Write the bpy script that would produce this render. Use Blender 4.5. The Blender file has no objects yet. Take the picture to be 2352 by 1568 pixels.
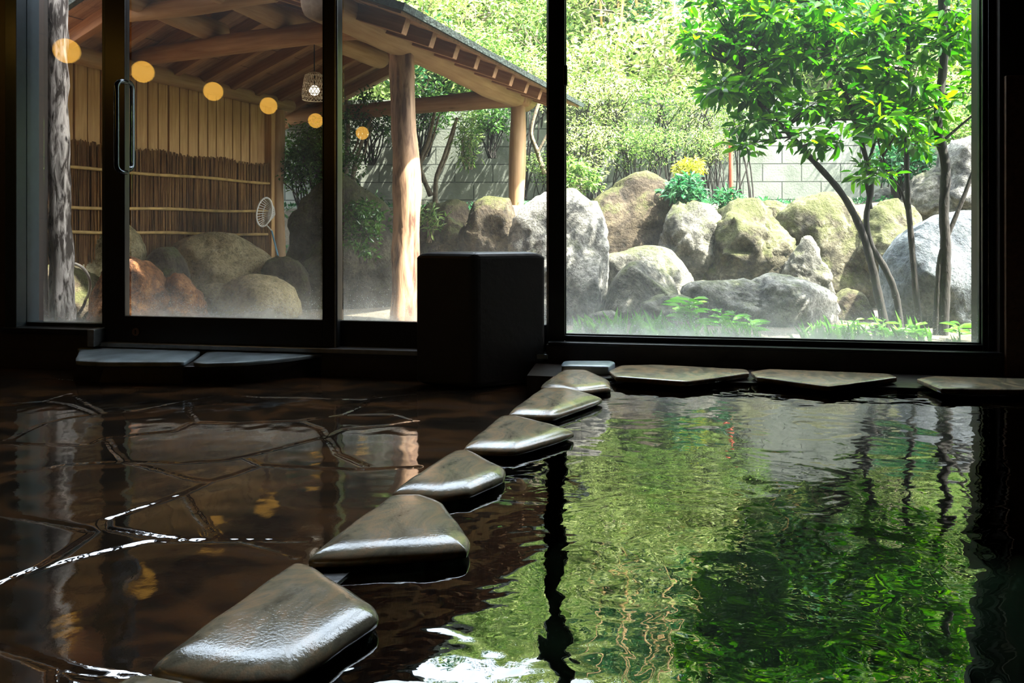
import bpy, bmesh, math, random
import numpy as np
from mathutils import Vector, Matrix, noise as mn

random.seed(7); RNG = np.random.default_rng(7)
C = bpy.context.scene.collection
PI = math.pi
F = 1700.0; CX = 1176.0; HY = 525.0; H = 0.66      # focal length in pixels, principal column, horizon row, eye height over the water

def at(x, y, Y):
    return Vector(((x - CX) / F * Y, Y, H - (y - HY) / F * Y))
def on(x, y, z):
    Y = (H - z) * F / (y - HY)
    return Vector(((x - CX) / F * Y, Y, z))

# ------------------------------------------------------------------ materials
def new_mat(name):
    m = bpy.data.materials.new(name); m.use_nodes = True
    nt = m.node_tree; nt.nodes.clear()
    out = nt.nodes.new('ShaderNodeOutputMaterial')
    return m, nt, out
def N(nt, t, **kw):
    n = nt.nodes.new(t)
    for k, v in kw.items():
        if k in ('operation', 'blend_type', 'data_type', 'feature', 'distance', 'noise_dimensions', 'wave_type', 'bands_direction', 'interpolation'):
            setattr(n, k, v)
        else:
            n.inputs[k].default_value = v
    return n
def L(nt, a, b): nt.links.new(a, b)
def coords(nt, scale=(1, 1, 1), kind='Object'):
    tc = nt.nodes.new('ShaderNodeTexCoord'); mp = nt.nodes.new('ShaderNodeMapping')
    mp.inputs['Scale'].default_value = scale
    L(nt, tc.outputs[kind], mp.inputs['Vector'])
    return mp.outputs['Vector']
def ramp(nt, fac, stops):
    r = nt.nodes.new('ShaderNodeValToRGB')
    el = r.color_ramp.elements
    while len(el) < len(stops): el.new(0.5)
    for e, (p, c) in zip(el, stops):
        e.position = p; e.color = (c[0], c[1], c[2], 1)
    L(nt, fac, r.inputs['Fac'])
    return r.outputs['Color']
def math_(nt, op, a, b=None, c=None, clamp=False):
    n = nt.nodes.new('ShaderNodeMath'); n.operation = op; n.use_clamp = clamp
    for i, v in enumerate((a, b, c)):
        if v is None: continue
        if isinstance(v, (int, float)): n.inputs[i].default_value = v
        else: L(nt, v, n.inputs[i])
    return n.outputs[0]
def mixc(nt, fac, a, b):
    n = nt.nodes.new('ShaderNodeMix'); n.data_type = 'RGBA'
    for s, v in ((0, fac), (6, a), (7, b)):
        if isinstance(v, (int, float)): n.inputs[s].default_value = v
        elif isinstance(v, tuple): n.inputs[s].default_value = (*v, 1)
        else: L(nt, v, n.inputs[s])
    return n.outputs[2]
def noise_tex(nt, vec, scale, detail=4, rough=.55, dist=0):
    n = N(nt, 'ShaderNodeTexNoise', Scale=scale, Detail=detail, Roughness=rough, Distortion=dist)
    L(nt, vec, n.inputs['Vector'])
    return n.outputs['Fac']
def bump(nt, h, strength=.3, dist=.01, normal=None):
    b = N(nt, 'ShaderNodeBump', Strength=strength, Distance=dist)
    L(nt, h, b.inputs['Height'])
    if normal is not None: L(nt, normal, b.inputs['Normal'])
    return b.outputs['Normal']
def princ(nt, out, color, rough=.6, metal=0., normal=None, ior=1.5, spec=None):
    p = nt.nodes.new('ShaderNodeBsdfPrincipled')
    if isinstance(color, tuple): p.inputs['Base Color'].default_value = (*color, 1)
    else: L(nt, color, p.inputs['Base Color'])
    if isinstance(rough, (int, float)): p.inputs['Roughness'].default_value = rough
    else: L(nt, rough, p.inputs['Roughness'])
    p.inputs['Metallic'].default_value = metal
    p.inputs['IOR'].default_value = ior
    if spec is not None: p.inputs['Specular IOR Level'].default_value = spec
    if normal is not None: L(nt, normal, p.inputs['Normal'])
    L(nt, p.outputs[0], out.inputs['Surface'])
    return p
def plain(name, color, rough=.6, metal=0., nscale=8., var=.35, bumpy=.15, scale=(1, 1, 1), bd=.004, ior=1.5):
    m, nt, out = new_mat(name)
    v = coords(nt, scale)
    f = noise_tex(nt, v, nscale, 5)
    a = tuple(c * (1 - var) for c in color); b = tuple(min(1, c * (1 + var)) for c in color)
    col = ramp(nt, f, [(.3, a), (.7, b)])
    nrm = bump(nt, noise_tex(nt, v, nscale * 3, 5), bumpy, bd)
    princ(nt, out, col, rough, metal, nrm, ior)
    return m

def wood(name, light, dark, rough=.7, gs=(30, 30, 2.2), knots=True, bs=.4, st=(.32, .5, .66), kn=3.2):
    m, nt, out = new_mat(name)
    v = coords(nt, gs)
    info = nt.nodes.new('ShaderNodeObjectInfo')
    add = nt.nodes.new('ShaderNodeVectorMath'); add.operation = 'ADD'
    L(nt, v, add.inputs[0]); L(nt, info.outputs['Random'], add.inputs[1])
    g = noise_tex(nt, add.outputs[0], 1.0, 6, .6, .6)
    v2 = coords(nt, (4, 4, 1.6))
    k = noise_tex(nt, v2, 1.6, 3)
    s = math_(nt, 'ADD', math_(nt, 'MULTIPLY', g, .65), math_(nt, 'MULTIPLY', k, .35))
    col = ramp(nt, s, [(st[0], dark), (st[1], tuple((a + b) / 2 for a, b in zip(light, dark))), (st[2], light)])
    if knots:
        vo = N(nt, 'ShaderNodeTexVoronoi', Scale=kn)
        L(nt, coords(nt, (1, 1, .45)), vo.inputs['Vector'])
        kf = ramp(nt, vo.outputs['Distance'], [(.04, (1, 1, 1)), (.1, (0, 0, 0))])
        col = mixc(nt, kf, col, tuple(c * .35 for c in dark))
    nrm = bump(nt, g, bs, .006)
    princ(nt, out, col, rough, 0, nrm)
    return m

def rock_mat(name, a, b, c, moss=0., moss_col=(.06, .075, .014), rough=.85, sc=1.0, spec=.3):
    m, nt, out = new_mat(name)
    v = coords(nt, (sc, sc, sc))
    n1 = noise_tex(nt, v, 3.2, 8, .68, .7)
    n2 = noise_tex(nt, v, 17, 6, .7)
    s = math_(nt, 'ADD', math_(nt, 'MULTIPLY', n1, .62), math_(nt, 'MULTIPLY', n2, .38))
    col = ramp(nt, s, [(.40, a), (.5, b), (.60, c)])
    vo = N(nt, 'ShaderNodeTexVoronoi', Scale=13.0); vo.feature = 'DISTANCE_TO_EDGE'
    L(nt, v, vo.inputs['Vector'])
    if moss > 0:
        geo = nt.nodes.new('ShaderNodeNewGeometry'); sep = nt.nodes.new('ShaderNodeSeparateXYZ')
        L(nt, geo.outputs['Normal'], sep.inputs[0])
        mm = noise_tex(nt, v, 5, 6, .7)
        t = math_(nt, 'ADD', math_(nt, 'MULTIPLY', sep.outputs[2], .28), mm)
        f = ramp(nt, t, [(.72 - moss * .35, (0, 0, 0)), (.86 - moss * .35, (1, 1, 1))])
        col = mixc(nt, math_(nt, 'MULTIPLY', f, .55), col, mixc(nt, n2, moss_col, (moss_col[0] * 1.7, moss_col[1] * 1.6, moss_col[2] * 1.8)))
    n3 = noise_tex(nt, v, 46, 4, .7)
    pit = ramp(nt, n3, [(.36, (.25, .25, .25)), (.5, (1, 1, 1))])
    mm2 = nt.nodes.new('ShaderNodeMix'); mm2.data_type = 'RGBA'; mm2.blend_type = 'MULTIPLY'; mm2.inputs[0].default_value = .6
    L(nt, col, mm2.inputs[6]); L(nt, pit, mm2.inputs[7]); col = mm2.outputs[2]
    hb = math_(nt, 'ADD', n1, math_(nt, 'MULTIPLY_ADD', n2, .5, math_(nt, 'MULTIPLY', n3, .15)))
    nrm = bump(nt, hb, 1.0, .06)
    princ(nt, out, col, rough, 0, nrm, spec=spec)
    return m

def leaf_mat(name, c1, c2, c3, trans=.5, rough=.45, spec=.4):
    m, nt, out = new_mat(name)
    geo = nt.nodes.new('ShaderNodeNewGeometry')
    col = ramp(nt, geo.outputs['Random Per Island'], [(0, c1), (.5, c2), (1, c3)])
    p = nt.nodes.new('ShaderNodeBsdfPrincipled')
    L(nt, col, p.inputs['Base Color']); p.inputs['Roughness'].default_value = rough
    p.inputs['Specular IOR Level'].default_value = spec
    t = nt.nodes.new('ShaderNodeBsdfTranslucent')
    hs = nt.nodes.new('ShaderNodeHueSaturation'); hs.inputs['Saturation'].default_value = 1.1; hs.inputs['Value'].default_value = 1.25
    L(nt, col, hs.inputs['Color']); L(nt, hs.outputs[0], t.inputs['Color'])
    mx = nt.nodes.new('ShaderNodeMixShader'); mx.inputs[0].default_value = trans
    L(nt, p.outputs[0], mx.inputs[1]); L(nt, t.outputs[0], mx.inputs[2])
    L(nt, mx.outputs[0], out.inputs['Surface'])
    return m

def schlick(nt, f0, normal=None):
    geo = nt.nodes.new('ShaderNodeNewGeometry')
    d = nt.nodes.new('ShaderNodeVectorMath'); d.operation = 'DOT_PRODUCT'
    L(nt, geo.outputs['Incoming'], d.inputs[0])
    L(nt, normal if normal is not None else geo.outputs['Normal'], d.inputs[1])
    c = math_(nt, 'ABSOLUTE', d.outputs['Value'])
    k = math_(nt, 'POWER', math_(nt, 'SUBTRACT', 1.0, c, clamp=True), 5)
    return math_(nt, 'ADD', math_(nt, 'MULTIPLY', k, 1 - f0), f0)

def glass_mat(name='window_glass', dust=.5, fall=.06, veil=.008, tint=(.97, .99, .98)):
    m, nt, out = new_mat(name)
    tr = nt.nodes.new('ShaderNodeBsdfTransparent'); tr.inputs[0].default_value = (*tint, 1)
    gl = nt.nodes.new('ShaderNodeBsdfGlossy'); gl.inputs['Roughness'].default_value = .0
    mx = nt.nodes.new('ShaderNodeMixShader')
    L(nt, schlick(nt, .045), mx.inputs[0]); L(nt, tr.outputs[0], mx.inputs[1]); L(nt, gl.outputs[0], mx.inputs[2])
    v = coords(nt)
    sep = nt.nodes.new('ShaderNodeSeparateXYZ'); L(nt, v, sep.inputs[0])
    low = math_(nt, 'EXPONENT', math_(nt, 'MULTIPLY', sep.outputs[2], -1 / fall))
    low2 = math_(nt, 'EXPONENT', math_(nt, 'MULTIPLY', sep.outputs[2], -1 / (fall * 4.5)))
    nz = noise_tex(nt, coords(nt, (3, 3, 3)), 2.2, 7, .7)
    specks = ramp(nt, noise_tex(nt, coords(nt), 150, 2), [(.66, (0, 0, 0)), (.74, (1, 1, 1))])
    a = math_(nt, 'MULTIPLY', low, math_(nt, 'MULTIPLY_ADD', nz, 1.4, -.1))
    a = math_(nt, 'MULTIPLY', a, dust)
    b = math_(nt, 'MULTIPLY', low2, math_(nt, 'MULTIPLY_ADD', nz, .24, -.05))
    s = math_(nt, 'MULTIPLY', specks, math_(nt, 'MULTIPLY', low2, .5))
    tot = math_(nt, 'ADD', math_(nt, 'ADD', a, b), math_(nt, 'ADD', s, veil), clamp=True)
    df = nt.nodes.new('ShaderNodeBsdfDiffuse'); df.inputs[0].default_value = (.8, .82, .8, 1)
    tl = nt.nodes.new('ShaderNodeBsdfTranslucent'); tl.inputs[0].default_value = (.85, .87, .84, 1)
    dm = nt.nodes.new('ShaderNodeMixShader'); dm.inputs[0].default_value = .75
    L(nt, df.outputs[0], dm.inputs[1]); L(nt, tl.outputs[0], dm.inputs[2])
    fin = nt.nodes.new('ShaderNodeMixShader')
    L(nt, tot, fin.inputs[0]); L(nt, mx.outputs[0], fin.inputs[1]); L(nt, dm.outputs[0], fin.inputs[2])
    L(nt, fin.outputs[0], out.inputs['Surface'])
    return m

def water_mat():
    m, nt, out = new_mat('pool_water')
    h1 = noise_tex(nt, coords(nt, (1.0, 1.3, 1)), 4.2, 2, .4, .8)
    h2 = noise_tex(nt, coords(nt, (1.0, 1.8, 1)), 20, 2, .5, .6)
    h3 = noise_tex(nt, coords(nt, (1.0, 1.2, 1)), 9, 1, .4, 1.2)
    h = math_(nt, 'ADD', math_(nt, 'ADD', h1, math_(nt, 'MULTIPLY', h3, .28)), math_(nt, 'MULTIPLY', h2, .045))
    nrm = bump(nt, h, .26, .0140)
    fr = N(nt, 'ShaderNodeFresnel', IOR=1.9); L(nt, nrm, fr.inputs['Normal'])
    gl = nt.nodes.new('ShaderNodeBsdfGlossy'); gl.inputs['Roughness'].default_value = 0.0
    L(nt, nrm, gl.inputs['Normal'])
    tr = nt.nodes.new('ShaderNodeBsdfTransparent'); tr.inputs[0].default_value = (.46, .56, .46, 1)
    mx = nt.nodes.new('ShaderNodeMixShader')
    L(nt, fr.outputs[0], mx.inputs[0]); L(nt, tr.outputs[0], mx.inputs[1]); L(nt, gl.outputs[0], mx.inputs[2])
    L(nt, mx.outputs[0], out.inputs['Surface'])
    return m

def floor_mat():
    m, nt, out = new_mat('wet_flagstone')
    v = coords(nt)
    n1 = noise_tex(nt, coords(nt, (1, 1.6, 1)), 3.2, 7, .62, 1.0)
    col = ramp(nt, n1, [(.34, (.005, .005, .005)), (.48, (.014, .010, .007)), (.6, (.045, .022, .010)), (.72, (.022, .020, .018))])
    n2 = noise_tex(nt, v, 60, 4, .6)
    n3 = noise_tex(nt, v, 9, 4, .6)
    nrm = bump(nt, n3, .07, .004)
    nrm = bump(nt, n2, .10, .0010, nrm)
    rg = ramp(nt, n3, [(.35, (.015, .015, .015)), (.7, (.07, .07, .07))])
    princ(nt, out, col, rg, 0, nrm, ior=2.1)
    return m
def coping_mat():
    m, nt, out = new_mat('wet_coping_stone')
    v = coords(nt)
    n1 = noise_tex(nt, coords(nt, (1.2, 1, 1)), 6, 7, .65, 1.2)
    col = ramp(nt, n1, [(.34, (.08, .07, .05)), (.47, (.20, .17, .115)), (.56, (.29, .20, .12)), (.64, (.17, .16, .12)), (.74, (.30, .28, .21))])
    n2 = noise_tex(nt, v, 160, 3, .6)
    n3 = noise_tex(nt, v, 22, 4, .6)
    nrm = bump(nt, n3, .06, .003)
    nrm = bump(nt, n2, .4, .0012, nrm)
    rg = ramp(nt, n3, [(.35, (.07, .07, .07)), (.65, (.18, .18, .18))])
    princ(nt, out, col, rg, 0, nrm, ior=1.6)
    return m
def block_mat():
    m, nt, out = new_mat('concrete_block')
    v = coords(nt)
    sep = nt.nodes.new('ShaderNodeSeparateXYZ'); L(nt, v, sep.inputs[0])
    cmb = nt.nodes.new('ShaderNodeCombineXYZ'); L(nt, sep.outputs[0], cmb.inputs[0]); L(nt, sep.outputs[2], cmb.inputs[1])
    br = N(nt, 'ShaderNodeTexBrick', Scale=1.0)
    br.inputs['Brick Width'].default_value = .42; br.inputs['Row Height'].default_value = .195
    br.inputs['Mortar Size'].default_value = .007; br.inputs['Mortar Smooth'].default_value = .3
    br.offset = .5
    br.inputs['Color1'].default_value = (.16, .175, .15, 1); br.inputs['Color2'].default_value = (.21, .225, .19, 1)
    br.inputs['Mortar'].default_value = (.03, .035, .03, 1)
    L(nt, cmb.outputs[0], br.inputs['Vector'])
    n1 = noise_tex(nt, v, 2.5, 7, .65)
    col = mixc(nt, ramp(nt, n1, [(.4, (0, 0, 0)), (.7, (.7, .7, .7))]), br.outputs['Color'], (.05, .065, .045))
    nrm = bump(nt, math_(nt, 'SUBTRACT', noise_tex(nt, v, 60, 4), br.outputs['Fac']), .4, .008)
    princ(nt, out, col, .9, 0, nrm)
    return m
def reed_mat():
    m, nt, out = new_mat('reed_thatch')
    v = coords(nt, (90, 90, 2.2))
    g = noise_tex(nt, v, 1.0, 5, .7, .5)
    k = noise_tex(nt, coords(nt), 2.5, 3)
    s = math_(nt, 'ADD', math_(nt, 'MULTIPLY', g, .8), math_(nt, 'MULTIPLY', k, .2))
    col = ramp(nt, s, [(.34, (.08, .032, .009)), (.5, (.29, .135, .038)), (.64, (.58, .31, .10))])
    nrm = bump(nt, g, .9, .02)
    princ(nt, out, col, .8, 0, nrm)
    return m
def tile_dark():
    m, nt, out = new_mat('dark_wall_tile')
    v = coords(nt)
    sep = nt.nodes.new('ShaderNodeSeparateXYZ'); L(nt, v, sep.inputs[0])
    cmb = nt.nodes.new('ShaderNodeCombineXYZ'); L(nt, math_(nt, 'ADD', sep.outputs[0], sep.outputs[1]), cmb.inputs[0]); L(nt, sep.outputs[2], cmb.inputs[1])
    br = N(nt, 'ShaderNodeTexBrick', Scale=1.0)
    br.inputs['Brick Width'].default_value = .6; br.inputs['Row Height'].default_value = .36
    br.inputs['Mortar Size'].default_value = .004
    br.inputs['Color1'].default_value = (.020, .012, .008, 1); br.inputs['Color2'].default_value = (.026, .016, .010, 1)
    br.inputs['Mortar'].default_value = (.006, .005, .004, 1)
    L(nt, cmb.outputs[0], br.inputs['Vector'])
    col = mixc(nt, noise_tex(nt, v, 30, 6), br.outputs['Color'], (.006, .004, .003))
    princ(nt, out, col, .55)
    return m

M = {}
M['frame'] = plain('black_aluminium', (.007, .008, .009), .32, .2, 30, .1, .03)
M['jamb'] = plain('blue_grey_aluminium', (.014, .024, .030), .4, .3, 20, .15, .03)
M['alu'] = plain('sill_aluminium', (.25, .27, .28), .3, .8, 30, .15, .05)
M['chrome'] = plain('dark_chrome', (.045, .055, .065), .12, .9, 20, .1, .0)
M['glass'] = glass_mat()
M['glass_big'] = glass_mat('picture_glass', .5, .06, .012)
M['water'] = water_mat()
M['floor'] = floor_mat()
M['coping'] = coping_mat()
M['wall'] = tile_dark()
M['tile'] = plain('brown_tile', (.10, .055, .03), .5, 0, 40, .4, .2)
M['darkstone'] = plain('dark_stone', (.016, .012, .010), .35, 0, 6, .5, .4, bd=.01)
M['pillar'] = plain('dark_block', (.007, .005, .004), .45, 0, 5, .5, .5, bd=.006)
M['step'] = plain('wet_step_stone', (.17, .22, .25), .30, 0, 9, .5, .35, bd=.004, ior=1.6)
M['basin'] = plain('pool_bottom', (.035, .050, .036), .8, 0, 3, .6, .2)
M['log'] = wood('peeled_log', (.56, .36, .19), (.30, .15, .06), gs=(22, 22, 1.6))
M['postwood'] = wood('barked_post', (.56, .34, .20), (.10, .04, .022), gs=(16, 16, 2.6), st=(.40, .475, .56), kn=5, bs=.9)
M['logred'] = wood('reddish_log', (.56, .31, .16), (.24, .10, .045), gs=(22, 22, 1.6))
M['rafter'] = wood('rafter_timber', (.50, .25, .12), (.22, .09, .04), gs=(30, 30, 1.5), knots=False)
M['deck'] = wood('roof_board', (.50, .27, .15), (.20, .085, .04), gs=(3, 34, 3), knots=False)
M['plank'] = wood('fence_board', (.78, .48, .20), (.46, .24, .08), gs=(40, 40, 2.4))
M['oldwood'] = wood('weathered_timber', (.50, .45, .42), (.03, .02, .016), rough=.8, gs=(34, 34, 7.0), bs=1.0, st=(.44, .5, .55), kn=9)
M['bamboo'] = plain('bamboo_cane', (.50, .31, .10), .5, 0, 14, .3, .2)
M['reed'] = reed_mat()
M['shingle'] = plain('roof_felt', (.03, .045, .04), .9, 0, 18, .5, .8, bd=.02)
M['block'] = block_mat()
M['soil'] = plain('garden_soil', (.10, .085, .06), .95, 0, 5, .5, .8, bd=.03)
M['hill'] = plain('hill_undergrowth', (.035, .06, .015), .95, 0, 6, .6, .9, bd=.06)
M['bark'] = plain('dark_bark', (.018, .014, .011), .85, 0, 26, .55, .9, scale=(1, 1, .35), bd=.006)
M['barkgrey'] = plain('grey_bark', (.20, .16, .11), .85, 0, 30, .5, .7, bd=.006)
M['rock_grey'] = rock_mat('grey_rock', (.035, .034, .03), (.12, .115, .095), (.30, .285, .24), .25)
M['rock_white'] = rock_mat('pale_rock', (.045, .045, .045), (.17, .165, .15), (.42, .41, .37), .12)
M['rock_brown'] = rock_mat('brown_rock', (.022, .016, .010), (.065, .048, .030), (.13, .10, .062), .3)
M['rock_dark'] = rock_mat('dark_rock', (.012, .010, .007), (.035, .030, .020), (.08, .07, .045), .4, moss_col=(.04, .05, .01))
M['rock_moss'] = rock_mat('mossy_rock', (.022, .018, .011), (.085, .074, .045), (.24, .22, .15), .62, (.06, .075, .014))
M['rock_blue'] = rock_mat('blue_grey_rock', (.06, .07, .085), (.13, .15, .165), (.24, .255, .27), .0, sc=.8)
M['rock_tan'] = rock_mat('tan_rock', (.20, .16, .08), (.36, .29, .15), (.48, .40, .23), .0)
M['rock_orange'] = rock_mat('rusty_rock', (.06, .03, .02), (.24, .10, .04), (.52, .25, .10), .0)
M['leaf_hill'] = leaf_mat('hill_leaf', (.05, .095, .022), (.25, .34, .10), (.60, .65, .32), .45)
M['leaf_hill2'] = leaf_mat('hill_leaf_green', (.022, .065, .016), (.13, .24, .055), (.40, .50, .18), .45)
M['leaf_tree'] = leaf_mat('tree_leaf', (.012, .07, .006), (.045, .19, .012), (.17, .40, .03), .5, .3)
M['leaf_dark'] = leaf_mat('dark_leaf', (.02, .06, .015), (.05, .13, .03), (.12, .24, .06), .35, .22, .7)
M['leaf_teal'] = leaf_mat('glossy_shrub_leaf', (.015, .07, .03), (.03, .13, .05), (.08, .22, .08), .35, .3)
M['leaf_yellow'] = leaf_mat('yellow_leaf', (.20, .25, .03), (.35, .36, .05), (.5, .48, .12), .45)
M['leaf_weed'] = leaf_mat('fresh_weed_leaf', (.05, .17, .02), (.10, .28, .04), (.18, .38, .08), .5)
M['net'] = plain('white_net', (.75, .72, .66), .7, 0, 20, .1, .1)
M['blue'] = plain('blue_pole', (.10, .30, .45), .4, 0, 10, .15, .0)
M['wicker'] = plain('wicker', (.66, .55, .42), .7, 0, 20, .3, .3)
M['red'] = plain('red_brown_paint', (.50, .10, .05), .7, 0, 12, .3, .3)
M['ring'] = plain('drain_ring_metal', (.55, .68, .55), .35, .4, 12, .4, .1)
M['pvc'] = plain('pale_hose', (.45, .40, .34), .6, 0, 12, .1, .0)
def emis(name, col, s):
    m, nt, out = new_mat(name)
    e = nt.nodes.new('ShaderNodeEmission'); e.inputs[0].default_value = (*col, 1); e.inputs[1].default_value = s
    L(nt, e.outputs[0], out.inputs['Surface']); return m
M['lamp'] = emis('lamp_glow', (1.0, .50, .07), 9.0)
M['bulb'] = emis('bulb_glow', (1.0, .86, .70), 2.5)

# ------------------------------------------------------------------ mesh helpers
def mesh_np(name, V, faces_flat, sizes, smooth=False):
    me = bpy.data.meshes.new(name)
    V = np.asarray(V, dtype=np.float32); nv = len(V)
    faces_flat = np.asarray(faces_flat, dtype=np.int32); sizes = np.asarray(sizes, dtype=np.int32)
    me.vertices.add(nv); me.vertices.foreach_set('co', V.ravel())
    me.loops.add(len(faces_flat)); me.loops.foreach_set('vertex_index', faces_flat)
    me.polygons.add(len(sizes))
    starts = np.zeros(len(sizes), dtype=np.int32); starts[1:] = np.cumsum(sizes)[:-1]
    me.polygons.foreach_set('loop_start', starts)
    me.update(calc_edges=True); me.validate()
    if smooth: me.shade_smooth()
    return me
def link(name, me, mat=None, parent=None, loc=None, mw=None):
    o = bpy.data.objects.new(name, me); C.objects.link(o)
    if mat is not None and not me.materials: me.materials.append(mat)
    if mw is None: mw = Matrix.Translation(loc if loc is not None else (0, 0, 0))
    if parent is not None:
        o.parent = parent
        o.matrix_local = WM[parent.name].inverted() @ mw
    else: o.matrix_local = mw
    WM[o.name] = mw.copy()
    return o
WM = {}
def tag(o, label, cat, group=None, kind=None):
    if label: o['label'] = label
    if cat: o['category'] = cat
    if group: o['group'] = group
    if kind: o['kind'] = kind
    return o
def thing(name, label, cat, loc=(0, 0, 0), group=None, mw=None):
    return tag(link(name, None, None, None, loc, mw), label, cat, group)
def struct(o, label=None, cat=None):
    o['kind'] = 'structure'
    if label: o['label'] = label
    return o
def copy_tree(o, mw, label=None, group=None, parent=None):
    c = o.copy(); C.objects.link(c)
    if parent is None: c.matrix_local = mw
    else: c.parent = parent
    if label: c['label'] = label
    if group: c['group'] = group
    for ch in list(o.children): copy_tree(ch, None, parent=c)
    WM[c.name] = mw.copy() if mw is not None else Matrix()
    return c

class MB:
    def __init__(s): s.v = []; s.f = []
    def add(s, vs, fs):
        n = len(s.v); s.v += [tuple(v) for v in vs]; s.f += [tuple(i + n for i in f) for f in fs]
    def box(s, x0, x1, y0, y1, z0, z1, mw=None):
        p = [Vector((x, y, z)) for z in (z0, z1) for x, y in ((x0, y0), (x1, y0), (x1, y1), (x0, y1))]
        if mw is not None: p = [mw @ q for q in p]
        s.add(p, [(3, 2, 1, 0), (4, 5, 6, 7), (0, 1, 5, 4), (1, 2, 6, 5), (2, 3, 7, 6), (3, 0, 4, 7)])
    def tube(s, pts, rad, n=8, caps=True, wob=0.0):
        pts = [Vector(p) for p in pts]
        if isinstance(rad, (int, float)): rad = [rad] * len(pts)
        up = None; rings = []
        for i, p in enumerate(pts):
            d = (pts[min(i + 1, len(pts) - 1)] - pts[max(i - 1, 0)]).normalized()
            if up is None: up = Vector((0, 0, 1)) if abs(d.z) < .9 else Vector((1, 0, 0))
            a = d.cross(up).normalized(); b = a.cross(d).normalized(); up = b
            rr = rad[i]
            rings.append([p + (a * math.cos(t) + b * math.sin(t)) * rr * (1 + (wob * mn.noise(Vector((math.cos(t) * 1.5, math.sin(t) * 1.5, i * .35)) + p * 1.3) if wob else 0))
                          for t in (2 * PI * k / n for k in range(n))])
        vs = [v for r in rings for v in r]; fs = []
        for i in range(len(pts) - 1):
            for k in range(n):
                fs.append((i * n + k, i * n + (k + 1) % n, (i + 1) * n + (k + 1) % n, (i + 1) * n + k))
        if caps: fs.append(tuple(range(n - 1, -1, -1))); fs.append(tuple((len(pts) - 1) * n + k for k in range(n)))
        s.add(vs, fs)
    def build(s, name, mat, parent=None, smooth=False, bevel=0., loc=None, mw=None, world=True):
        """verts are in world space when world=True; the origin goes to loc/mw"""
        if mw is None: mw = Matrix.Translation(loc if loc is not None else (WM[parent.name].translation if parent is not None else (0, 0, 0)))
        me = bpy.data.meshes.new(name)
        vs = s.v
        if world:
            inv = mw.inverted(); vs = [inv @ Vector(v) for v in vs]
        me.from_pydata([tuple(v) for v in vs], [], s.f); me.update()
        if smooth: me.shade_smooth()
        o = link(name, me, mat, parent, mw=mw)
        if smooth:
            me.set_sharp_from_angle(angle=math.radians(50))
        if bevel:
            b = o.modifiers.new('bevel', 'BEVEL'); b.width = bevel; b.segments = 2; b.limit_method = 'ANGLE'; b.angle_limit = .6
        return o

def axis_mw(p0, p1):
    p0 = Vector(p0); d = Vector(p1) - p0
    q = d.to_track_quat('Z', 'Y')
    return Matrix.Translation(p0) @ q.to_matrix().to_4x4(), d.length
def log(name, p0, p1, r0, r1, mat, parent, n=20, wob=.10, bend=.012, segs=14, group=None):
    mw, ln = axis_mw(p0, p1)
    mb = MB(); ph = random.random() * 9
    pts = []; rad = []
    for i in range(segs + 1):
        t = i / segs
        pts.append((bend * math.sin(t * 3.1 + ph), bend * math.sin(t * 4.3 + ph * 2), t * ln))
        rad.append((r0 + (r1 - r0) * t) * (1 + .05 * math.sin(t * 9 + ph)))
    # softened ends
    pts = [(pts[0][0], pts[0][1], 0)] + [(pts[0][0], pts[0][1], .012)] + pts[1:-1] + [(pts[-1][0], pts[-1][1], ln - .012), (pts[-1][0], pts[-1][1], ln)]
    rad = [rad[0] * .9, rad[0]] + rad[1:-1] + [rad[-1], rad[-1] * .9]
    mb.tube(pts, rad, n, wob=wob)
    return mb.build(name, mat, parent, True, mw=mw, world=False)
def beam(name, p0, p1, w, h, mat, parent, up=Vector((0, 0, 1))):
    p0 = Vector(p0); p1 = Vector(p1); d = (p1 - p0).normalized()
    a = up.cross(d).normalized(); b = d.cross(a).normalized()
    R = Matrix((a, b, d)).transposed().to_4x4()
    mw = Matrix.Translation(p0) @ R
    mb = MB(); mb.box(-w / 2, w / 2, -h / 2, h / 2, 0, (p1 - p0).length)
    return mb.build(name, mat, parent, bevel=.004, mw=mw, world=False)

# unit icospheres
def ico(sub):
    bm = bmesh.new(); bmesh.ops.create_icosphere(bm, subdivisions=sub, radius=1)
    V = np.array([v.co[:] for v in bm.verts]); Fc = np.array([[v.index for v in f.verts] for f in bm.faces]); bm.free()
    return V, Fc
ICO = {k: ico(k) for k in (4, 5)}

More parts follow.
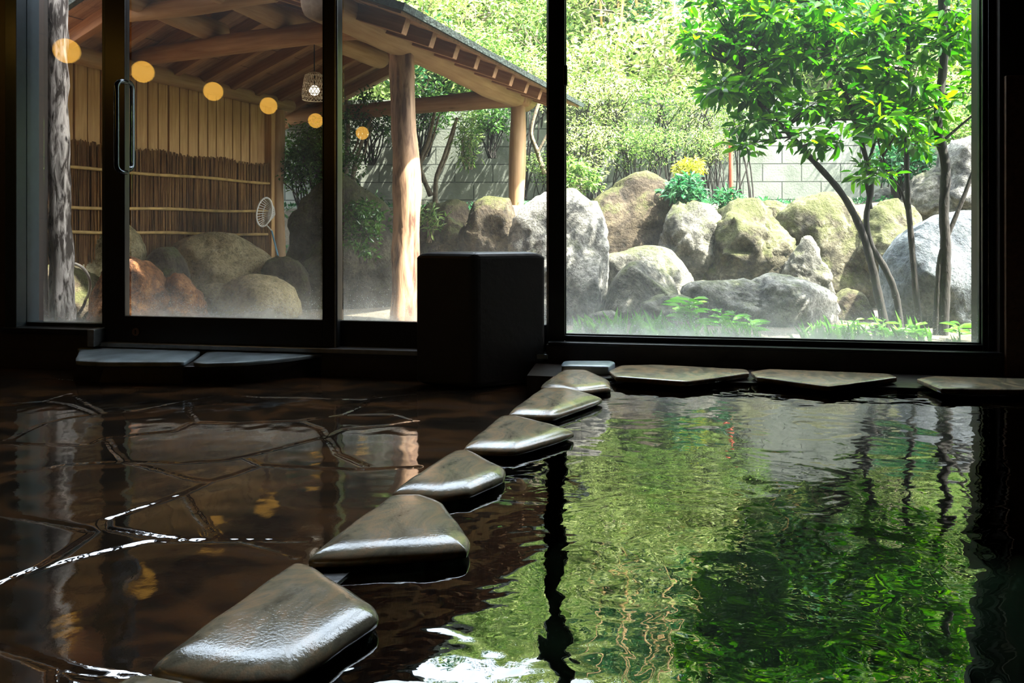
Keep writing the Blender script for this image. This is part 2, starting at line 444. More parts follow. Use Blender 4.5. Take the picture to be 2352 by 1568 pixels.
def rock(label, pts, Y, depth, mat, seed=0, rough=.06, sub=5, facets=9, name='boulder', cat='rock', group=None, p=.8, smooth_=1.0):
    """a boulder whose cross-section facing the garden window follows pts (picture points at distance Y)"""
    W = [at(x, y, Y) for x, y in pts]
    cx = sum(w.x for w in W) / len(W); cz = sum(w.z for w in W) / len(W)
    zs = [w.z for w in W]; cz = (min(zs) + max(zs)) / 2; xs = [w.x for w in W]; cx = (min(xs) + max(xs)) / 2
    ang = np.array([math.atan2(w.z - cz, w.x - cx) for w in W]); rad = np.array([math.hypot(w.z - cz, w.x - cx) for w in W])
    o = np.argsort(ang); ang = ang[o]; rad = rad[o]
    ang = np.concatenate([ang[-3:] - 2 * PI, ang, ang[:3] + 2 * PI]); rad = np.concatenate([rad[-3:], rad, rad[:3]])
    V, Fc = ICO[sub]
    rs = np.random.default_rng(seed)
    phi = np.arctan2(V[:, 2], V[:, 0]); q = np.sqrt(V[:, 0] ** 2 + V[:, 2] ** 2)
    # interpolate the outline by straight chords between its corners
    R = np.empty(len(V))
    idx = np.clip(np.searchsorted(ang, phi, side='right') - 1, 0, len(ang) - 2)
    a0, a1, r0, r1 = ang[idx], ang[idx + 1], rad[idx], rad[idx + 1]
    da = np.maximum(a1 - a0, 1e-4)
    den = r0 * np.sin(phi - a0) + r1 * np.sin(a1 - phi)
    chord = np.where(da < 2.6, r0 * r1 * np.sin(da) / np.maximum(den, 1e-5), r0 + (r1 - r0) * (phi - a0) / da)
    lin = r0 + (r1 - r0) * (phi - a0) / da
    R = np.clip(.3 * chord + .7 * lin, 0, rad.max() * 1.15)
    # blocky front: random cutting planes on the depth profile
    f = np.ones(len(V))
    for _ in range(facets):
        n = rs.normal(size=3); n[1] = -abs(n[1]) * 1.4; n /= np.linalg.norm(n)
        d = rs.uniform(.62, .95); dn = V @ n
        f = np.minimum(f, np.where(dn > 1e-3, d / np.maximum(dn, 1e-3), 9))
    f = np.minimum(1, f)
    R *= 1.09
    edge = np.clip(np.abs(V[:, 1]) * 1.6, 0, 1)
    f = 1 - (1 - f) * edge
    X = np.stack([np.cos(phi) * R * q ** p, V[:, 1] * depth, np.sin(phi) * R * q ** p], 1) * f[:, None]
    size = float(rad.mean())
    out = np.empty(len(V))
    sv = Vector((seed * 3.1, seed * 1.7, 0))
    for i, co in enumerate(X):
        v = Vector(co) / size
        o_ = mn.fractal(v * 1.5 + sv, .75, 2.1, 6) * .7
        out[i] = o_
    Xs = X / size
    for npt, am_ in ((34, .55), (260, 1.2)):      # angular chips: every nearest-seed cell tilts its own way
        sd = rs.uniform(-1.7, 1.7, (npt, 3)); tl = rs.normal(size=(npt, 3)); tl /= np.linalg.norm(tl, axis=1)[:, None]
        ni = np.argmin(((Xs[:, None, :] - sd[None]) ** 2).sum(2), 1)
        out += am_ * ((Xs - sd[ni]) * tl[ni]).sum(1)
    nrm = X / np.maximum(np.linalg.norm(X, axis=1)[:, None], 1e-6)
    X = X + nrm * (out * rough * size)[:, None]
    me = mesh_np(name, X, Fc.ravel(), np.full(len(Fc), 3), True)
    ob = link(name, me, mat, loc=(cx, Y, cz))
    return tag(ob, label, cat, group)

def leaves_mesh(pos, axis, nrm, ln, wd, fold=.18, near=False, droop=.12):
    """one mesh with a folded leaf for every row"""
    n = len(pos)
    axis = axis / np.linalg.norm(axis, axis=1)[:, None]
    side = np.cross(axis, nrm); side /= np.maximum(np.linalg.norm(side, axis=1)[:, None], 1e-6)
    up = np.cross(side, axis)
    ln = ln[:, None]; wd = wd[:, None]
    b = pos; t = pos + axis * ln - up * ln * droop
    if near:
        l1 = pos + axis * ln * .28 - side * wd * .42 + up * wd * fold
        l2 = pos + axis * ln * .68 - side * wd * .38 + up * wd * fold - up * ln * droop * .3
        r1 = pos + axis * ln * .28 + side * wd * .42 + up * wd * fold
        r2 = pos + axis * ln * .68 + side * wd * .38 + up * wd * fold - up * ln * droop * .3
        V = np.stack([b, l1, l2, t, r2, r1], 1).reshape(-1, 3)
        base = np.arange(n) * 6
        Fq = np.stack([base, base + 1, base + 2, base + 3, base, base + 3, base + 4, base + 5], 1)
        return V, Fq.ravel(), np.full(2 * n, 4)
    l = pos + axis * ln * .45 - side * wd * .5 + up * wd * fold
    r = pos + axis * ln * .45 + side * wd * .5 + up * wd * fold
    V = np.stack([b, l, t, r], 1).reshape(-1, 3)
    base = np.arange(n) * 4
    Fq = np.stack([base, base + 1, base + 2, base, base + 2, base + 3], 1)
    return V, Fq.ravel(), np.full(2 * n, 3)
def unit(n, rs):
    v = rs.normal(size=(n, 3)); return v / np.linalg.norm(v, axis=1)[:, None]

def clusters_to_leaves(cen, rad, per, size, rs, flat=.5, near=False, ratio=.45, updir=.75, droop=.12):
    """per leaves around every cluster centre"""
    n = len(cen) * per
    c = np.repeat(cen, per, 0); rd = np.repeat(rad, per)
    d = unit(n, rs); d[:, 2] *= flat
    pos = c + d * (rd * rs.uniform(.15, 1, n) ** .6)[:, None]
    ax = d + unit(n, rs) * .55; ax[:, 2] -= .12
    nm = unit(n, rs) * (1 - updir) + np.array([0, -.15, 1]) * updir
    s = size * rs.uniform(.65, 1.25, n)
    return leaves_mesh(pos, ax, nm, s, s * ratio * rs.uniform(.8, 1.2, n), near=near, droop=droop)

# ------------------------------------------------------------------ camera, light, world
cam = bpy.data.cameras.new('camera'); co = bpy.data.objects.new('camera', cam); C.objects.link(co)
co.location = (0, 0, H); co.rotation_euler = (PI / 2, 0, 0)
cam.sensor_width = 36; cam.lens = F / 2352 * 36; cam.shift_y = -(784 - HY) / 2352
cam.clip_start = .02; cam.clip_end = 200
bpy.context.scene.camera = co

SUNV = Vector((.56, -.24, 1.02)).normalized()
sl = bpy.data.lights.new('sun', 'SUN'); sl.energy = 46.0; sl.angle = .012; sl.color = (1.0, .95, .84)
so = bpy.data.objects.new('sun', sl); C.objects.link(so)
so.rotation_euler = SUNV.to_track_quat('Z', 'Y').to_euler()
w = bpy.data.worlds.new('sky'); bpy.context.scene.world = w; w.use_nodes = True
nt = w.node_tree; nt.nodes.clear()
wo = nt.nodes.new('ShaderNodeOutputWorld'); bg = nt.nodes.new('ShaderNodeBackground')
sk = nt.nodes.new('ShaderNodeTexSky'); sk.sky_type = 'NISHITA'; sk.sun_disc = False
sk.sun_elevation = math.asin(SUNV.z); sk.sun_rotation = math.atan2(SUNV.x, SUNV.y)
sk.dust_density = 3.0; sk.air_density = 1.0; sk.ozone_density = 1.0
hs = nt.nodes.new('ShaderNodeHueSaturation'); hs.inputs['Saturation'].default_value = .35
L(nt, sk.outputs[0], hs.inputs['Color']); bg.inputs[1].default_value = 2.4
# added cloud-like bright patch of sky, brightens coping rims and water reflections
tcw = nt.nodes.new('ShaderNodeTexCoord'); dw = nt.nodes.new('ShaderNodeVectorMath'); dw.operation = 'DOT_PRODUCT'
L(nt, tcw.outputs['Generated'], dw.inputs[0]); dw.inputs[1].default_value = Vector((-.12, .76, .64)).normalized()
cl = ramp(nt, dw.outputs['Value'], [(.70, (0, 0, 0)), (.90, (1, 1, 1))])
cnz = ramp(nt, noise_tex(nt, tcw.outputs['Generated'], 3.5, 6, .55, .3), [(.34, (.35, .35, .35)), (.6, (1, 1, 1))])
mcl = nt.nodes.new('ShaderNodeMix'); mcl.data_type = 'RGBA'; mcl.blend_type = 'MULTIPLY'; mcl.inputs[0].default_value = 1
L(nt, cl, mcl.inputs[6]); L(nt, cnz, mcl.inputs[7])
sclv = nt.nodes.new('ShaderNodeVectorMath'); sclv.operation = 'MULTIPLY_ADD'
L(nt, mcl.outputs[2], sclv.inputs[0]); sclv.inputs[1].default_value = (2.3, 2.8, 3.4); L(nt, hs.outputs[0], sclv.inputs[2])
L(nt, sclv.outputs[0], bg.inputs[0])
L(nt, bg.outputs[0], wo.inputs[0])

sc = bpy.context.scene
sc.view_settings.view_transform = 'Standard'; sc.view_settings.look = 'None'
sc.view_settings.gamma = 1.0; sc.view_settings.exposure = 0.0; sc.view_settings.use_curve_mapping = False
cy = sc.cycles
cy.max_bounces = 7; cy.diffuse_bounces = 3; cy.glossy_bounces = 3; cy.transmission_bounces = 3
cy.transparent_max_bounces = 14; cy.caustics_reflective = False; cy.caustics_refractive = False
cy.use_denoising = True; cy.use_adaptive_sampling = True; cy.adaptive_threshold = .05
cy.sample_clamp_indirect = 4.0

# ------------------------------------------------------------------ the front (glazed) wall frame of reference
TH = math.atan(.161); D = 3.685
U = Vector((math.cos(TH), -math.sin(TH), 0)); NN = Vector((math.sin(TH), math.cos(TH), 0))
WMW = Matrix((U, NN, Vector((0, 0, 1)))).transposed().to_4x4(); WMW.translation = NN * D   # local x along the wall, y outwards, z up
def wp(x, y, n=0.):
    tx = (x - CX) / F; t = (D + n) / (tx * NN.x + NN.y)
    p = Vector((tx * t, t, H - (y - HY) / F * t))
    return p.dot(U), p.z
NF = [0.]
def sx(x, n=None): return wp(x, 500, NF[0] if n is None else n)[0]
def zx(x, y, n=None): return wp(x, y, NF[0] if n is None else n)[1]
def wbuild(mb, name, mat, parent=None, bevel=0., smooth=False, origin=None):
    m = WMW if origin is None else WMW @ Matrix.Translation(origin)
    if origin is not None:
        o = Vector(origin); mb.v = [tuple(Vector(v) - o) for v in mb.v]
    return mb.build(name, mat, parent, smooth, bevel, mw=m, world=False)
FLZ = -.10          # bath-room floor
TOPZ = 3.85          # head of the glazing
SL, SR = -4.14, 4.3 # side walls along s
CEIL = 3.95

def frame4(s0, s1, z0, z1, l, r, b, t, n0, n1):
    mb = MB()
    mb.box(s0, s0 + l, n0, n1, z0, z1); mb.box(s1 - r, s1, n0, n1, z0, z1)
    mb.box(s0 + l, s1 - r, n0, n1, z0, z0 + b); mb.box(s0 + l, s1 - r, n0, n1, z1 - t, z1)
    return mb
def pane(parent, s0, s1, z0, z1, n, mat):
    mb = MB(); mb.box(s0, s1, n - .003, n + .003, z0, z1)
    return wbuild(mb, 'glass_pane', mat, parent, origin=((s0 + s1) / 2, n, z0))

NF[0] = -.03
# window_1 : the narrow fixed light at the left
w1 = struct(link('window_1', None, mw=WMW), 'narrow fixed window left of the sliding door')
zb = zx(160, 737, .05); zsill = zx(160, 748)
mb = frame4(sx(62), sx(242), zsill, TOPZ, sx(88, .05) - sx(62), .02, zb - zsill, .04, -.03, .05)
wbuild(mb, 'window_frame', M['jamb'], w1, .003)
mb = MB(); mb.box(sx(35), sx(61), -.10, .06, zsill - .02, TOPZ); wbuild(mb, 'jamb', M['jamb'], w1, .003)
mb = MB(); mb.box(sx(30), sx(242), -.13, .03, zsill - .03, zsill - .004); wbuild(mb, 'window_sill', M['frame'], w1, .003)
mb = MB(); mb.box(sx(236), sx(252), -.15, -.06, zx(240, 788), zsill); wbuild(mb, 'sill_end_cap', M['alu'], w1, .004)
pane(w1, sx(88), sx(236), zb, TOPZ - .04, .01, M['glass'])

# door_1 : the sliding leaf
NF[0] = -.065
d1 = struct(link('door_1', None, mw=WMW), 'black framed sliding glass door beside the reed screen')
z0 = zx(520, 791); zg = zx(520, 728, -.025)
s0, s1 = sx(240), sx(775)
mb = frame4(s0, s1, z0, TOPZ, sx(298, -.025) - s0, s1 - sx(741), zg - z0, .08, -.065, -.025)
wbuild(mb, 'door_frame', M['frame'], d1, .003)
pane(d1, sx(297), sx(742), zg, TOPZ - .08, -.045, M['glass'])
mb = MB(); mb.box(sx(741.5), sx(743), -.07, -.02, zg, TOPZ); wbuild(mb, 'glazing_bead', M['jamb'], d1)
mb = MB(); mb.box(sx(768.5), sx(772), -.069, -.02, z0, TOPZ); wbuild(mb, 'edge_strip', M['alu'], d1)
def handle(x, n0, n1, ya, yb, mat):
    s, za = wp(x, ya, n1); _, zb_ = wp(x, yb, n1)
    mb = MB(); r = .014; pts = []
    so_ = .012 if n1 < n0 else -.0
    c = .035
    pts.append((s + so_, n0, za))
    for k in range(5):
        a = k / 4 * PI / 2; pts.append((s + so_ * (1 - math.sin(a)), n1 + (n0 - n1) * .6 * (1 - math.sin(a)) * 1.0, za - c * .0 - c * (1 - math.cos(a))))
    for k in range(1, 10): pts.append((s, n1, za - c + (zb_ - za + 2 * c) * k / 10))
    for k in range(5):
        a = k / 4 * PI / 2; pts.append((s + so_ * (1 - math.cos(a)), n1 + (n0 - n1) * .6 * (1 - math.cos(a)), zb_ + c * (1 - math.sin(a))))
    pts.append((s + so_, n0, zb_))
    mb.tube(pts, r, 12)
    return wbuild(mb, 'door_handle', mat, d1, smooth=True)
handle(268, -.065, -.125, 184, 394, M['chrome'])
handle(304, -.025, .05, 190, 392, M['chrome'])
mb = MB(); s, z = wp(331, 758)
mb.tube([WMW @ Vector((s, -.066, z)), WMW @ Vector((s, -.072, z))], .021, 20)
lk = mb.build('lock_cover', M['tile'], d1, True)
mb = MB(); mb.box(s - .0035, s + .0035, -.0745, -.072, z - .012, z + .012); wbuild(mb, 'keyhole', M['frame'], lk)

NF[0] = -.015
# window_2 : the leaf between the door and the big window
w2 = struct(link('window_2', None, mw=WMW), 'glazed panel between the sliding door and the picture window')
z0b = zx(860, 800); zg2 = zx(860, 735, .03)
mb = frame4(sx(776), sx(1262), z0b, TOPZ, sx(787, .03) - sx(776), .015, zg2 - z0b, .08, -.015, .03)
wbuild(mb, 'window_frame', M['frame'], w2, .003)
pane(w2, sx(785), sx(1259), zg2, TOPZ - .08, .01, M['glass'])

# window_3 : the picture window
NF[0] = -.035
w3 = struct(link('window_3', None, mw=WMW), 'large black framed picture window above the pool')
zo = zx(1780, 795); zi = zx(1780, 778, .01)
mb = frame4(sx(1258), sx(2285), zo, TOPZ, sx(1297) - sx(1258), sx(2285) - sx(2246, .012), zi - zo, .08, -.035, .012)
wbuild(mb, 'window_frame', M['frame'], w3, .003)
mb = frame4(sx(1297), sx(2247, .012), zi, TOPZ - .06, .005, .006, .006, .01, -.012, .010); wbuild(mb, 'glazing_bead', M['jamb'], w3)
mb = MB(); mb.box(sx(2268), sx(2276), -.045, -.034, zo, TOPZ); wbuild(mb, 'frame_rib', M['frame'], w3, .002)
mb = MB(); mb.box(sx(1262), sx(2290), -.10, -.055, zo - .012, zo + .004); wbuild(mb, 'window_sill', M['frame'], w3, .003)
mb = MB(); mb.box(sx(1294), sx(1303), -.045, -.008, zx(1298, 196), zx(1298, 150)); wbuild(mb, 'window_latch', M['frame'], w3, .003)
pane(w3, sx(1298), sx(2247, .012), zi, TOPZ - .08, .0, M['glass_big'])

# trim_1 : the track under the door ; wall_front
tr_ = MB(); tr_.box(sx(236), sx(1262), -.10, .05, zx(500, 799), z0 - .001)
struct(wbuild(tr_, 'trim_1', M['alu'], None, .003), 'aluminium track under the sliding door')
wf = MB()
wf.box(SL, sx(35), -.08, .20, -.4, CEIL)                            # left of the glazing
wf.box(sx(35), sx(240), -.11, .20, -.4, zsill - .03)                # under window_1
wf.box(sx(240), sx(1258), -.06, .20, -.4, zx(500, 800))             # under the door
wf.box(sx(1258), sx(2285), -.09, .20, -.6, zo - .012)               # under the picture window
wf.box(sx(2285), SR, -.08, .20, -.6, CEIL)                          # right
wf.box(sx(35), sx(2285), -.08, .06, TOPZ, CEIL)                     # head
struct(wbuild(wf, 'wall_front', M['wall']), 'dark wall around the glazing')
mb = MB(); mb.box(sx(2294), SR, -.10, -.08, -.1, zx(2300, 180)); struct(wbuild(mb, 'trim_2', M['tile'], None, .003), 'dark brown tile cladding right of the picture window')

cor = [WMW @ Vector((s, n, 0)) for s, n in ((SL, -.0), (SR, -.0), (SR, -7.2), (SL + .70, -7.2))]
def wallbox(a, b, th, name, z0=-.6, z1=CEIL):
    a = Vector((a.x, a.y, 0)); b = Vector((b.x, b.y, 0)); d = (b - a).normalized(); n = Vector((d.y, -d.x, 0))
    mb = MB(); vs = [a, b, b + n * th, a + n * th]
    mb.add([v + Vector((0, 0, z0)) for v in vs] + [v + Vector((0, 0, z1)) for v in vs], [(3, 2, 1, 0), (4, 5, 6, 7), (0, 1, 5, 4), (1, 2, 6, 5), (2, 3, 7, 6), (3, 0, 4, 7)])
    return struct(mb.build(name, M['wall']))
wallbox(cor[3], cor[0], -.15, 'wall_left'); wallbox(cor[1], cor[2], -.15, 'wall_right'); wallbox(cor[2], cor[3], -.15, 'wall_back')
mb = MB(); mb.box(SL - .15, SR + .15, -7.35, .06, CEIL, CEIL + .08); struct(wbuild(mb, 'ceiling', M['wall']))

# ------------------------------------------------------------------ floor and pool
CTOP = .042
ca = on(330, 1510, CTOP); cb = on(1240, 875, CTOP)
cd = (cb - ca); cd.z = 0; cd.normalize(); cn = Vector((cd.y, -cd.x, 0))      # cn points into the pool
def wall_s_of(p): return p.dot(U), p.dot(NN) - D
J = [
 [(-260, 940), (0, 929), (100, 922), (160, 904), (195, 925), (232, 948)],
 [(110, 922), (160, 930), (215, 950)],
 [(-260, 1030), (0, 1012), (25, 1008), (60, 990), (100, 972), (165, 958), (232, 949), (310, 943), (430, 920), (500, 908), (525, 908)],
 [(515, 868), (518, 890), (528, 908), (600, 913), (700, 914), (830, 918), (862, 914)],
 [(868, 850), (862, 880), (850, 905), (862, 914), (950, 906), (1100, 893), (1200, 880)],
 [(430, 920), (436, 950), (450, 970), (540, 973), (680, 967), (790, 952), (835, 932), (850, 915)],
 [(0, 1018), (180, 1022), (210, 1019), (240, 1006), (310, 998), (400, 990), (436, 972)],
 [(240, 1006), (262, 1035), (288, 1059)],
 [(-260, 1130), (0, 1091), (150, 1067), (288, 1060), (420, 1063), (520, 1057), (640, 1030), (748, 1003)],
 [(690, 968), (735, 984), (750, 1003), (790, 986), (880, 978), (950, 967), (1100, 969)],
 [(800, 953), (900, 952), (950, 966)],
 [(748, 1005), (775, 1042), (840, 1070)],
 [(300, 1062), (360, 1078), (430, 1098), (480, 1106), (540, 1090), (600, 1068), (700, 1074), (840, 1079), (960, 1072)],
 [(560, 1050), (600, 1068)],
 [(480, 1107), (425, 1134), (330, 1165), (244, 1193), (243, 1214), (330, 1228), (400, 1237)],
 [(-260, 1150), (0, 1182), (150, 1206), (220, 1221), (150, 1268), (90, 1303), (0, 1340), (-260, 1430)],
 [(60, 1318), (150, 1290), (250, 1264), (350, 1243), (480, 1240), (600, 1240), (700, 1240)],
 [(425, 1136), (455, 1185), (490, 1238)],
 [(560, 1242), (620, 1254), (680, 1278)],
 [(-260, 1440), (0, 1488), (60, 1506), (130, 1532), (180, 1546), (250, 1552), (360, 1565)],
 [(-100, 1476), (-200, 1700), (-300, 2400)], [(130, 1532), (150, 1700), (60, 2400)],
 [(-260, 1250), (-600, 1300)], [(-260, 1030), (-330, 1140), (-600, 1200)], [(20, 884), (60, 866), (200, 876)],
]
xs = np.concatenate([np.linspace(-4.7, -2.75, 34, endpoint=False), np.arange(-2.75, .62, .0062)])
ys = np.concatenate([np.linspace(-3.6, .75, 40, endpoint=False), np.arange(.75, 4.3, .0065)])
gx, gy = np.meshgrid(xs, ys)
P2 = np.stack([gx.ravel(), gy.ravel()], 1)
dmin = np.full(len(P2), 9.0)
for line in J:
    W = [on(x, y, FLZ) for x, y in line]
    # slightly wavy joint
    W2 = []
    for a, b in zip(W[:-1], W[1:]):
        k = max(1, int((b - a).length / .07))
        for i in range(k):
            p = a.lerp(b, i / k)
            W2.append(p + Vector((mn.noise(p * 7) * .008, mn.noise(p * 7 + Vector((5, 5, 5))) * .008, 0)) * (1 if i else 0))
    W2.append(W[-1])
    for a, b in zip(W2[:-1], W2[1:]):
        lo = (min(a.x, b.x) - .06, min(a.y, b.y) - .06); hi = (max(a.x, b.x) + .06, max(a.y, b.y) + .06)
        sel = np.nonzero((P2[:, 0] > lo[0]) & (P2[:, 0] < hi[0]) & (P2[:, 1] > lo[1]) & (P2[:, 1] < hi[1]))[0]
        if not len(sel): continue
        ab = np.array([b.x - a.x, b.y - a.y]); q = P2[sel] - np.array([a.x, a.y])
        t = np.clip(q @ ab / max(ab @ ab, 1e-9), 0, 1)
        dd = np.linalg.norm(q - t[:, None] * ab, axis=1)
        dmin[sel] = np.minimum(dmin[sel], dd)
wob = np.array([mn.noise(Vector((x * 16, y * 16, 3))) for x, y in P2[::1]]) if True else 0
hw = .005 + .005 * wob
t = np.clip((dmin - hw) / .013, 0, 1)
prof = 1 - (1 - t) ** 2.4
low = np.array([mn.noise(Vector((x * 1.6, y * 1.6, 0))) for x, y in P2])
Zf = FLZ - .0033 * (1 - prof) * (.75 + .9 * low) + .0018 * low + .0006 * wob
wob2 = np.array([mn.noise(Vector((x * 60, y * 60, 3))) for x, y in P2])
Zf = Zf + (1 - prof) * .0016 * wob2
V = np.stack([P2[:, 0], P2[:, 1], Zf], 1)
nx, ny = len(xs), len(ys)
ii = (np.arange(ny - 1)[:, None] * nx + np.arange(nx - 1)[None, :]).ravel()
cxm = V[ii, 0]; cym = V[ii, 1]
side = (cxm - ca.x) * cn.x + (cym - ca.y) * cn.y
nw = cxm * NN.x + cym * NN.y - D
su = cxm * U.x + cym * U.y
keep = (side < .05) & (nw < -.05) & (su > SL - nw * .097)
ii = ii[keep]
Fq = np.stack([ii, ii + 1, ii + nx + 1, ii + nx], 1)
used = np.unique(Fq); remap = -np.ones(len(V), dtype=np.int64); remap[used] = np.arange(len(used))
me = mesh_np('floor', V[used], remap[Fq].ravel(), np.full(len(Fq), 4), True)
struct(link('floor', me, M['floor']), 'wet dark flagstone floor with pale joints')

# pool basin, kerbs, water
def strip(a, b, o0, o1, z0, z1, mb, nrm):
    vs = [a + nrm * o0, b + nrm * o0, b + nrm * o1, a + nrm * o1]
    vs = [Vector((v.x, v.y, 0)) for v in vs]
    mb.add([v + Vector((0, 0, z0)) for v in vs] + [v + Vector((0, 0, z1)) for v in vs], [(3, 2, 1, 0), (4, 5, 6, 7), (0, 1, 5, 4), (1, 2, 6, 5), (2, 3, 7, 6), (3, 0, 4, 7)])
kn = ca - cd * 4.6; kf = cb + cd * .72
kmb = MB(); strip(kn, kf, .015, .10, -.62, .004, kmb, cn)
kmb2 = MB(); kmb2.box(sx(1235), SR, -.42, -.07, -.62, .006)
kmb2.v = [tuple(WMW @ Vector(v)) for v in kmb2.v]
kmb.add(kmb2.v, kmb2.f)
struct(kmb.build('pool_wall', M['darkstone']), 'dark kerb under the coping stones')
def corner(n_off, side_off):
    """where a line parallel to the glazed wall meets a line parallel to the coping"""
    a = Matrix(((NN.x, NN.y), (cn.x, cn.y))).inverted() @ Vector((D + n_off, cn.dot(ca) + side_off))
    return Vector((a.x, a.y, 0))
def poly(name, pts, z, mat, th=0):
    mb = MB(); n = len(pts)
    vs = [Vector((p.x, p.y, z)) for p in pts]; mb.add(vs, [tuple(range(n))])
    return mb.build(name, mat)
Pw = [corner(-.40, .09), WMW @ Vector((SR, -.40, 0)), WMW @ Vector((SR, -7.2, 0)), kn + cn * .09]
pw_ = poly('pool_water', list(reversed(Pw)), 0.0, M['water'])
struct(pw_, 'still green tinted bath water'); 
for p_ in pw_.data.polygons:
    if p_.normal.z < 0: p_.flip()
bz = -.55
bb = poly('pool_floor', list(reversed(Pw)), bz, M['basin']); struct(bb, 'dark pool bottom')
for p_ in bb.data.polygons:
    if p_.normal.z < 0: p_.flip()

def chaikin(pts, k, keep=.22):
    for _ in range(k):
        q = []
        for i in range(len(pts)):
            a, b = pts[i], pts[(i + 1) % len(pts)]
            q += [a.lerp(b, keep), a.lerp(b, 1 - keep)]
        pts = q
    return pts
def slab_stone(name, label, cat, pts, ztop, th, r, mat, group=None, keep=.08, crown=.003, dens=.02):
    pts = [Vector((p.x, p.y, 0)) for p in pts]
    area = sum(pts[i].x * pts[(i + 1) % len(pts)].y - pts[(i + 1) % len(pts)].x * pts[i].y for i in range(len(pts)))
    if area < 0: pts.reverse()
    pts = chaikin(chaikin(pts, 1, keep), 2, .25)
    q = []
    for i in range(len(pts)):
        a, b = pts[i], pts[(i + 1) % len(pts)]; k = max(1, int((b - a).length / dens))
        for j in range(k):
            p = a.lerp(b, j / k); q.append(p)
    pts = q; n = len(pts)
    c = sum(pts, Vector()) / n
    nr = []
    for i in range(n):
        d = (pts[(i + 1) % n] - pts[i - 1]).normalized(); nr.append(Vector((d.y, -d.x, 0)))
    for _ in range(3): nr = [(nr[i - 1] + nr[i] * 2 + nr[(i + 1) % n]).normalized() for i in range(n)]
    pts = [p + nr[i] * mn.noise(p * 14) * .004 for i, p in enumerate(pts)]
    k_ = r / .026
    rings = [(r * .5, -th), (0.001, -max(th * .8, .028 * k_)), (0, -.024 * k_), (.001 * k_, -.019 * k_), (.004 * k_, -.0135 * k_), (.009 * k_, -.009 * k_), (.014 * k_, -.0062 * k_), (.019 * k_, -.0040 * k_), (.025 * k_, -.0022 * k_), (.032 * k_, -.0009 * k_), (.042 * k_, 0)]
    vs = []; fs = []
    rin = min(abs((c - p).dot(nr[i])) for i, p in enumerate(pts))
    for ins, dz in rings:
        f_ = 1 - min(ins, .62 * rin * ins / rings[-1][0]) / rin if ins > .003 else None
        for i, p in enumerate(pts): vs.append((p - nr[i] * ins if f_ is None else Vector((c.x + (p.x - c.x) * f_, c.y + (p.y - c.y) * f_, 0))) + Vector((0, 0, ztop + dz)))
    last = vs[-n:]
    for s_, dz in ():
        for p in last: vs.append(Vector((c.x + (p.x - c.x) * s_, c.y + (p.y - c.y) * s_, ztop + dz + mn.noise(p * 9) * .0012)))
    m = len(rings)
    for j in range(m - 1):
        for i in range(n): fs.append((j * n + i, j * n + (i + 1) % n, (j + 1) * n + (i + 1) % n, (j + 1) * n + i))
    fs.append(tuple(range(n - 1, -1, -1)))
    fs.append(tuple((m - 1) * n + i for i in range(n)))
    mb = MB(); mb.add(vs, fs)
    o = mb.build(name, mat, None, False, loc=(c.x, c.y, ztop - th)); o.data.shade_smooth()
    return tag(o, label, cat, group)
cop = [
 ('coping stone cut off by the bottom edge, first in the row along the pool', [(205, 1580), (300, 1530), (350, 1528), (430, 1545), (455, 1568), (420, 1690), (60, 1740)]),
 ('large nearest full coping stone with a white shining rim', [(325, 1515), (680, 1268), (720, 1282), (868, 1370), (872, 1392), (655, 1535), (560, 1545)]),
 ('broad rounded coping stone just beyond the nearest full one', [(685, 1270), (900, 1120), (965, 1118), (1020, 1140), (1080, 1222), (1075, 1245), (1000, 1252)]),
 ('petal shaped coping stone with a pointed blunt tip, middle of the row', [(890, 1117), (1045, 1020), (1075, 1018), (1163, 1062), (1158, 1080), (1080, 1114), (1010, 1122)]),
 ('kite shaped coping stone with a sharp tip reaching over green reflections', [(1056, 1018), (1150, 943), (1185, 943), (1330, 978), (1185, 1022)]),
 ('coping stone with a pale green edge in front of the dark block corner', [(1160, 940), (1245, 881), (1300, 880), (1392, 903), (1270, 945)]),
 ('farthest coping stone of the row, blue rimmed, in the pool corner', [(1236, 877), (1292, 841), (1345, 840), (1402, 866), (1404, 880), (1330, 889)]),
]
for i, (lb, pts) in enumerate(cop):
    slab_stone('coping_stone', lb, 'coping stone', [on(x, y, CTOP) for x, y in pts], CTOP - .0006 * i, .038, .026, M['coping'], 'coping stones along the pool edge')
wst = [
 ('flat coping slab under the left end of the picture window', [(1398, 850), (1425, 838), (1500, 836), (1715, 847), (1722, 855), (1575, 875), (1412, 863)]),
 ('flat pointed coping slab under the middle of the picture window', [(1724, 852), (1760, 846), (2045, 857), (2062, 865), (1905, 886), (1738, 864)]),
 ('brown lit coping slab under the right end of the picture window', [(2105, 868), (2135, 862), (2420, 870), (2450, 880), (2350, 893), (2160, 891)]),
]
for lb, pts in wst:
    slab_stone('coping_slab', lb, 'coping stone', [on(x, y, .038) for x, y in pts], .038, .024, .007, M['coping'], 'coping slabs under the window', keep=.04)
slab_stone('ledge_stone', 'small blue shining stone between dark block and window coping', 'stone', [on(x, y, .05) for x, y in ((1288, 838), (1292, 827), (1408, 827), (1412, 831), (1400, 840))], .05, .045, .01, M['step'])

